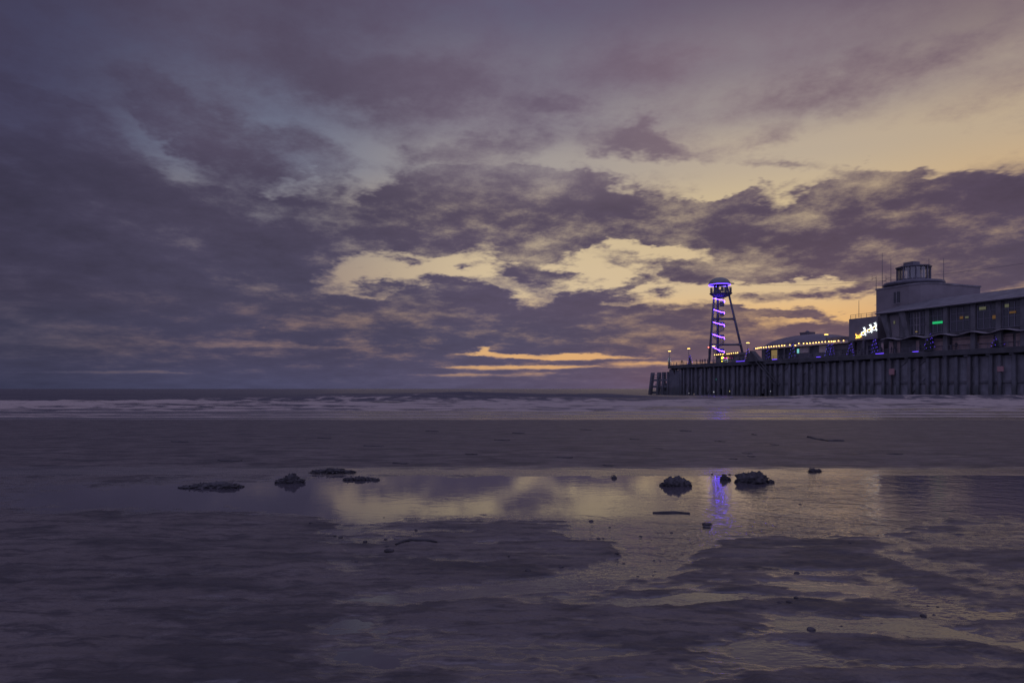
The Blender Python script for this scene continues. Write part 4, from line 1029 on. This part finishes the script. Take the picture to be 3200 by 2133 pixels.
# --- people on the deck: one skinned figure per pose
def person(label, px, t, h=1.72, face=0.0, pose=0, seat=0):
    s = S(px, t); b = P(s, t, DECK); rr = random.Random(px * 3 + pose)
    J = {}; k = h / 1.72
    st_ = (.10, .22, .30)[pose % 3]
    J['pel'] = (0, 0, .93); J['chest'] = (0, .01, 1.28); J['neck'] = (0, .01, 1.47); J['head'] = (0, .03, 1.58); J['crown'] = (0, .02, 1.70)
    J['hl'] = (-.10, 0, .88); J['hr'] = (.10, 0, .88); J['kl'] = (-.11, st_ * .6, .48); J['kr'] = (.11, -st_ * .3, .48); J['fl'] = (-.11, st_ * .7, .06); J['fr'] = (.11, -st_ * .8, .06); J['tl'] = (-.12, st_ * .7 + .17, .03); J['tr'] = (.12, -st_ * .8 + .17, .03)
    J['sl'] = (-.20, 0, 1.41); J['sr'] = (.20, 0, 1.41)
    el = .10 if pose != 1 else .18; J['el'] = (-.27, -.03, 1.12); J['er'] = (.27, -.03 + el * .5, 1.12)
    J['wl'] = (-.26, .10, .88) if pose != 1 else (-.16, .30, 1.10); J['wr'] = (.26, .12, .88) if pose == 0 else (.18, .28, 1.12)
    J['ml'] = tuple(a + c for a, c in zip(J['wl'], (0, .03, -.10))); J['mr'] = tuple(a + c for a, c in zip(J['wr'], (0, .03, -.10)))
    rad = dict(pel=.15, chest=.17, neck=.06, head=.095, crown=.07, hl=.10, hr=.10, kl=.065, kr=.065, fl=.05, fr=.05, tl=.04, tr=.04, sl=.075, sr=.075, el=.055, er=.055, wl=.04, wr=.04, ml=.035, mr=.035)
    E = [('pel', 'chest'), ('chest', 'neck'), ('neck', 'head'), ('head', 'crown'), ('pel', 'hl'), ('pel', 'hr'), ('hl', 'kl'), ('hr', 'kr'), ('kl', 'fl'), ('kr', 'fr'), ('fl', 'tl'), ('fr', 'tr'), ('chest', 'sl'), ('chest', 'sr'), ('sl', 'el'), ('sr', 'er'), ('el', 'wl'), ('er', 'wr'), ('wl', 'ml'), ('wr', 'mr')]
    names = list(J); idx = {n: i for i, n in enumerate(names)}
    Rz = Matrix.Rotation(face, 3, 'Z')
    me = bpy.data.meshes.new('person'); me.from_pydata([tuple(Rz @ (Vector(J[n]) * k)) for n in names], [(idx[a], idx[c]) for a, c in E], [])
    me.materials.append(M['cloth'])
    o = bpy.data.objects.new('person', me); C.objects.link(o); o.location = b
    md = o.modifiers.new('skin', 'SKIN'); md.use_smooth_shade = True
    for i, n in enumerate(names):
        sv = me.skin_vertices[0].data[i]; sv.radius = (rad[n] * k, rad[n] * k * (.72 if n in ('pel', 'chest') else 1)); sv.use_root = (n == 'pel')
    sd = o.modifiers.new('subd', 'SUBSURF'); sd.levels = 1; sd.render_levels = 1
    tag(o, label, 'person', 'people on the pier deck')
PEOPLE = [
 (2131, .9, 1.85, .3, 0, 'person in dark clothes standing alone by the rail near the pier head'),
 (2176, 1.2, 1.75, 1.6, 1, 'person in dark clothes leaning at the rail left of the crowd by the tower'),
 (2188, 1.4, 1.8, .8, 0, 'person in dark clothes at the left end of the crowd under the tower'),
 (2195, 1.0, 1.7, 2.4, 2, 'person in dark clothes second from the left in the crowd under the tower'),
 (2203, 1.6, 1.82, -.6, 1, 'person in dark clothes in the middle of the crowd under the tower'),
 (2211, 1.1, 1.7, 1.2, 0, 'person in dark clothes just left of the tower leg'),
 (2311, 1.8, 1.75, .5, 2, 'person in dark clothes near the right tower leg'),
 (2322, 1.4, 1.7, -1.2, 0, 'person in dark clothes left of the bushy violet fir'),
 (2352, 1.6, 1.75, 2.0, 1, 'person in dark clothes right of the bushy violet fir'),
 (2540, 1.8, 1.75, 1.2, 2, 'person in dark clothes passing the pale panel of the pavilion'),
 (2633, 1.2, 1.85, .4, 1, 'person in dark clothes left of the fir under the sleigh wall'),
 (2642, 1.5, 1.8, -1.0, 0, 'person in dark clothes close beside the fir under the sleigh wall'),
 (2684, 1.3, 1.95, .2, 1, 'tall person in dark clothes under the sleigh lights'),
 (2694, 1.2, 1.9, 2.6, 0, 'second person in dark clothes under the sleigh lights, next to the tall one'),
 (2716, 1.4, 1.85, 1.0, 2, 'person in dark clothes walking below the reindeer'),
 (2722, 1.1, 1.75, -.8, 1, 'person in dark clothes just left of the fir below the reindeer'),
 (2756, 1.3, 1.8, .6, 0, 'person in dark clothes right of the fir below the reindeer'),
 (2786, 1.2, 1.8, 1.4, 2, 'person in dark clothes at the first pale stall'),
 (2796, 1.3, 1.75, -1.4, 1, 'person in dark clothes between the first two pale stalls'),
 (2876, 1.2, 1.8, .4, 0, 'person in dark clothes left of the bushy dark fir by the stalls'),
 (2988, 1.1, 1.85, .0, 0, 'person in dark clothes standing alone before the wide pink shutter'),
]
for (px_, t_0, h_, f_, po_, lb_) in PEOPLE: person(lb_, px_, t_0, h_, f_, po_)
#PIEREND

#FGBEGIN
# ------------------------------------------------------------------ weed covered stones and pebbles on the flat
def gpos(px, py):
    Y = F * (CAMZ - ZP) / (py - HY); X = Y * (px - HX) / F
    z, _, _ = beach_height(np.array([[X]]), np.array([[Y]]))
    return Vector((X, Y, max(float(z[0, 0]), ZP - .004))), Y / F
def ico(sub):
    bm = bmesh.new(); bmesh.ops.create_icosphere(bm, subdivisions=sub, radius=1.0)
    v = np.array([q.co[:] for q in bm.verts]); f = [tuple(q.index for q in p.verts) for p in bm.faces]; bm.free(); return v, f
ICO4 = ico(4); ICO2 = ico(3)
def blob(mb, c, rx, ry, rz, seed, amp=.3, freq=2.2, src=None):
    v, f = src or ICO4
    n = fbm(v[:, 0] * freq + seed * 3.7, v[:, 1] * freq + v[:, 2] * freq * 1.3, 4, seed) + .5 * fbm(v[:, 2] * freq * 2.3 + seed, v[:, 0] * freq * 2.1 - v[:, 1] * 1.7, 3, seed + 9)
    k = 1 + amp * n[:, None] * 1.6
    q = v * k * np.array([rx, ry, rz]) + np.array(c)
    mb.add([tuple(p) for p in q], f)
def clump(label, px, py, w, h, seed, lobes):
    """px, py: middle of the foot; w, h: drawn width and height"""
    b, k = gpos(px, py); rr = random.Random(seed); w *= .88; h *= .85; py -= 0
    o = thing('seaweed_clump', label, 'seaweed', b, 'weed covered stones by the tide pool')
    m = MB()
    for (u, hh, r) in lobes:
        blob(m, (b.x + u * w * k, b.y + rr.uniform(-.06, .06), b.z + hh * h * k * .30), r * w * k, r * w * k * .8, hh * h * k * .72, seed + int(u * 50) + 60, .34)
    m.build('stone', M['weed'], o, True)
    m = MB()
    for i in range(60):
        u, hh, r = rr.choice(lobes); a = rr.uniform(0, 2 * math.pi); e = rr.uniform(-.1, 1.3)
        c = Vector((b.x + u * w * k, b.y, b.z + hh * h * k * .3)); d = Vector((math.cos(a) * math.cos(e), math.sin(a) * math.cos(e), math.sin(e)))
        p = c + Vector((d.x * r * w * k, d.y * r * w * k * .8, d.z * hh * h * k * .75)) * 1.0
        q = d.cross(Vector((0, 0, 1))); q = q.normalized() if q.length > .1 else Vector((1, 0, 0))
        l = rr.uniform(.015, .035) * (w * k / .35) ** .5; g = q * rr.uniform(.006, .014)
        m.add([p - g, p + g, p + d * l * .6 + g * .8 + Vector((0, 0, -.2 * l)), p + d * l + Vector((0, 0, -.6 * l)), p + d * l * .6 - g * .8 + Vector((0, 0, -.2 * l))], [(0, 1, 2, 3, 4)])
    m.build('fronds', M['weed'], o)
clump('weed covered stone standing in the pool left of the violet reflection', 2114, 1517, 108, 35, 3, ((-.22, .85, .22), (.05, 1.0, .26), (.33, .55, .16), (-.45, .3, .10)))
clump('largest weed covered stone, at the pool edge right of the violet reflection', 2347, 1506, 132, 40, 7, ((-.2, .85, .24), (.08, 1.0, .30), (.30, .6, .18), (.48, .3, .09)))
clump('small weed lump between the violet reflection and the largest stone', 2266, 1499, 40, 20, 11, ((-.1, 1.0, .34), (.28, .6, .22)))
clump('flat scrap of weed behind the pool, right of the largest stone', 2546, 1474, 56, 12, 13, ((-.2, 1.0, .26), (.22, .6, .24)))
clump('wide low weed bank at the far left end of the pool', 660, 1522, 200, 24, 17, ((-.36, .35, .20), (-.12, .6, .24), (.10, .75, .24), (.30, .7, .20), (.46, .35, .10)))
clump('rounded weed clump left of the bright sky reflection', 905, 1508, 105, 32, 19, ((-.25, .5, .22), (.05, 1.0, .27), (.3, .5, .20)))
clump('flat dark weed patch behind the pool above the rounded clump', 1040, 1478, 150, 15, 23, ((-.3, .7, .24), (.05, 1.0, .26), (.34, .5, .18)))
clump('ragged weed strip along the pool edge right of the rounded clump', 1130, 1499, 130, 13, 29, ((-.34, .8, .17), (-.05, 1.0, .15), (.16, .7, .16), (.4, .6, .10)))
clump('tiny weed tuft alone on the far pool edge near the middle', 1917, 1492, 18, 10, 31, ((0, 1.0, .45),))
def pebble(label, px, py, w, h, seed, group):
    b, k = gpos(px, py); m = MB(); a = w * k / 2 * .8
    blob(m, (b.x, b.y, b.z + a * .18), a, a * random.uniform(.7, 1.1), min(a * .6, h * k * .5), seed, .22, 1.1, ICO2)
    o = m.build('pebble', M['stone'], None, True, origin=b); tag(o, label, 'pebble', group)
G1 = 'pebbles in the rippled channel'; G2 = 'pebbles in the small left stream'; G3 = 'pebbles by the near right puddles'; G4 = 'pebbles along the pool edge'
L1 = 'small dark pebble sitting in the rippled bright channel'; L2 = 'small dark pebble lying in the shallow stream left of the sand banks'; L3 = 'small dark pebble beside the near right puddles'; L4 = 'small dark pebble lying on the shallow edge of the pool'
pb = [(1949,1760,14,7,L1,G1),(1928,1738,16,7,L1,G1),(2002,1675,13,7,L1,G1),(1905,1647,12,6,L1,G1),(2044,1750,12,6,L1,G1),(2065,1752,10,6,L1,G1),(2046,1785,12,6,L1,G1),(1993,1800,12,6,L1,G1),(2041,1797,11,5,L1,G1),(1870,1684,16,6,L1,G1),(1885,1683,11,5,L1,G1),(2158,1695,10,5,L1,G1),
 (1141,1694,18,9,L2,G2),(1064,1680,18,8,L2,G2),(1047,1677,12,6,L2,G2),(1114,1759,14,8,L2,G2),(1205,1685,14,6,L2,G2),(1234,1683,10,5,L2,G2),(1210,1713,14,6,L2,G2),(1200,1616,9,6,L2,G2),(972,1640,14,6,L2,G2),(1300,1656,12,5,L2,G2),
 (2490,1789,22,9,L3,G3),(2629,1955,14,7,L3,G3),(2755,1945,13,6,L3,G3),(2930,1895,16,10,L3,G3),(2900,1892,14,10,L3,G3),(2885,1925,22,9,L3,G3),(2918,1920,16,8,L3,G3),(2488,1872,18,8,L3,G3),(2465,1890,20,12,L3,G3),(2434,1894,14,7,L3,G3),(2744,1672,9,5,L3,G3),(2655,1702,11,6,L3,G3),
 (2500,1575,12,5,L4,G4),(2098,1664,14,6,L4,G4),(2280,1483,10,4,L4,G4),(2225,1482,9,4,L4,G4),(1380,1786,9,5,L4,G4),(1590,1745,10,5,L4,G4)]
for i, (x, y, w_, h_, lb, gr) in enumerate(pb): pebble(lb, x, y, w_, h_, 100 + i, gr)
pebble('broad dark stone in the left stream, largest of its pebbles', 1216, 1728, 38, 14, 201, None)
pebble('dark upright stone on the sand bank left of the rippled channel', 1754, 1776, 19, 15, 202, None)
pebble('flat dark stone on the sand bank, left of the upright one', 1650, 1790, 24, 10, 203, None)
pebble('large dark stone standing in the nearest bright puddle', 2534, 1966, 33, 18, 204, None)
pebble('dark angular stone in the channel near the pool mouth', 1848, 1628, 20, 10, 205, None)
pebble('long flat stone beside the violet reflection, the upper one', 2210, 1637, 40, 7, 206, None)
pebble('flat stone beside the violet reflection, the lower one', 2208, 1647, 30, 9, 207, None)
# scraps of weed on the sand bar
def bar_pos(px, py):
    Y = 15.0
    for _ in range(7):
        X = Y * (px - HX) / F; z = float(beach_height(np.array([[X]]), np.array([[Y]]))[0][0, 0]); Y = .5 * Y + .5 * F * (CAMZ - z) / (py - HY)
    return Vector((X, Y, z))
def scrap(label, pts, w, seed, group=None):
    rr = random.Random(seed); P3 = [bar_pos(*q) for q in pts]; n = 4 * (len(P3) - 1) + 1; c = []
    for i in range(n):
        f = i / (n - 1) * (len(P3) - 1); k = min(int(f), len(P3) - 2); c.append(P3[k].lerp(P3[k + 1], f - k))
    m = MB(); L = []; Rr = []
    for i, q in enumerate(c):
        e = w * (.25 + .75 * math.sin(math.pi * (i + .3) / (n - .4))) * rr.uniform(.5, 1.3); j = rr.uniform(-.35, .35) * w
        L.append(q + Vector((rr.uniform(-.03, .03), -e + j, .004))); Rr.append(q + Vector((rr.uniform(-.03, .03), e + j, .004)))
    vs = []
    for a, b_ in zip(L, Rr): mid = (a + b_) / 2 + Vector((0, 0, w * rr.uniform(.10, .28))); vs += [a, mid, b_]
    fs = []
    for i in range(n - 1):
        for k in range(2): fs.append((i * 3 + k, i * 3 + 3 + k, i * 3 + 4 + k, i * 3 + 1 + k))
    o = m.add(vs, fs).build('seaweed_scrap', M['weed'], None, True, origin=c[0]); tag(o, label, 'seaweed', group)
scrap('long curved strand of dark weed on the dry sand bar at right', [(2530, 1366), (2556, 1371), (2590, 1377), (2642, 1378)], .16, 1)
LW = 'thin dark scrap of weed lying on the dry sand bar'
for i, (x, y, l) in enumerate([(2330,1418,34),(2345,1427,26),(2288,1435,22),(2252,1379,30),(2362,1357,14),(1345,1345,40),(1620,1352,36),(1568,1375,44),(1835,1341,36),(1985,1372,30),(2055,1403,24),(1170,1395,60),(720,1440,70),(1010,1368,46),(1470,1420,40),(1760,1430,50),(2150,1345,40),(2790,1420,50),(2420,1390,26),(560,1380,50),(1255,1448,46),(1900,1455,34)]):
    scrap(LW, [(x - l / 2, y - .8), (x, y), (x + l / 2, y + .6)], (.05 + .0012 * l) * min(1, 60.0 / (y - 1300)), 20 + i, 'weed scraps on the sand bar')
# driftwood
def stick(label, pts, r, seed):
    P3 = [gpos(*p)[0] + Vector((0, 0, r * .5)) for p in pts]; m = MB(); n = len(P3)
    m.tube(P3, [r * (.35 + .65 * math.sin(math.pi * (i + .6) / (n + .2))) for i in range(n)], 7)
    o = m.build('driftwood', M['weed'], None, True, origin=P3[0]); tag(o, label, 'driftwood')
stick('long thin dark stick lying along the lower pool edge', [(2040, 1602), (2075, 1602), (2110, 1601), (2156, 1604)], .014, 1)
stick('forked dark stick on the sand at the left stream', [(1236, 1709), (1262, 1699), (1285, 1695), (1330, 1696), (1365, 1698)], .011, 2)
#FGEND
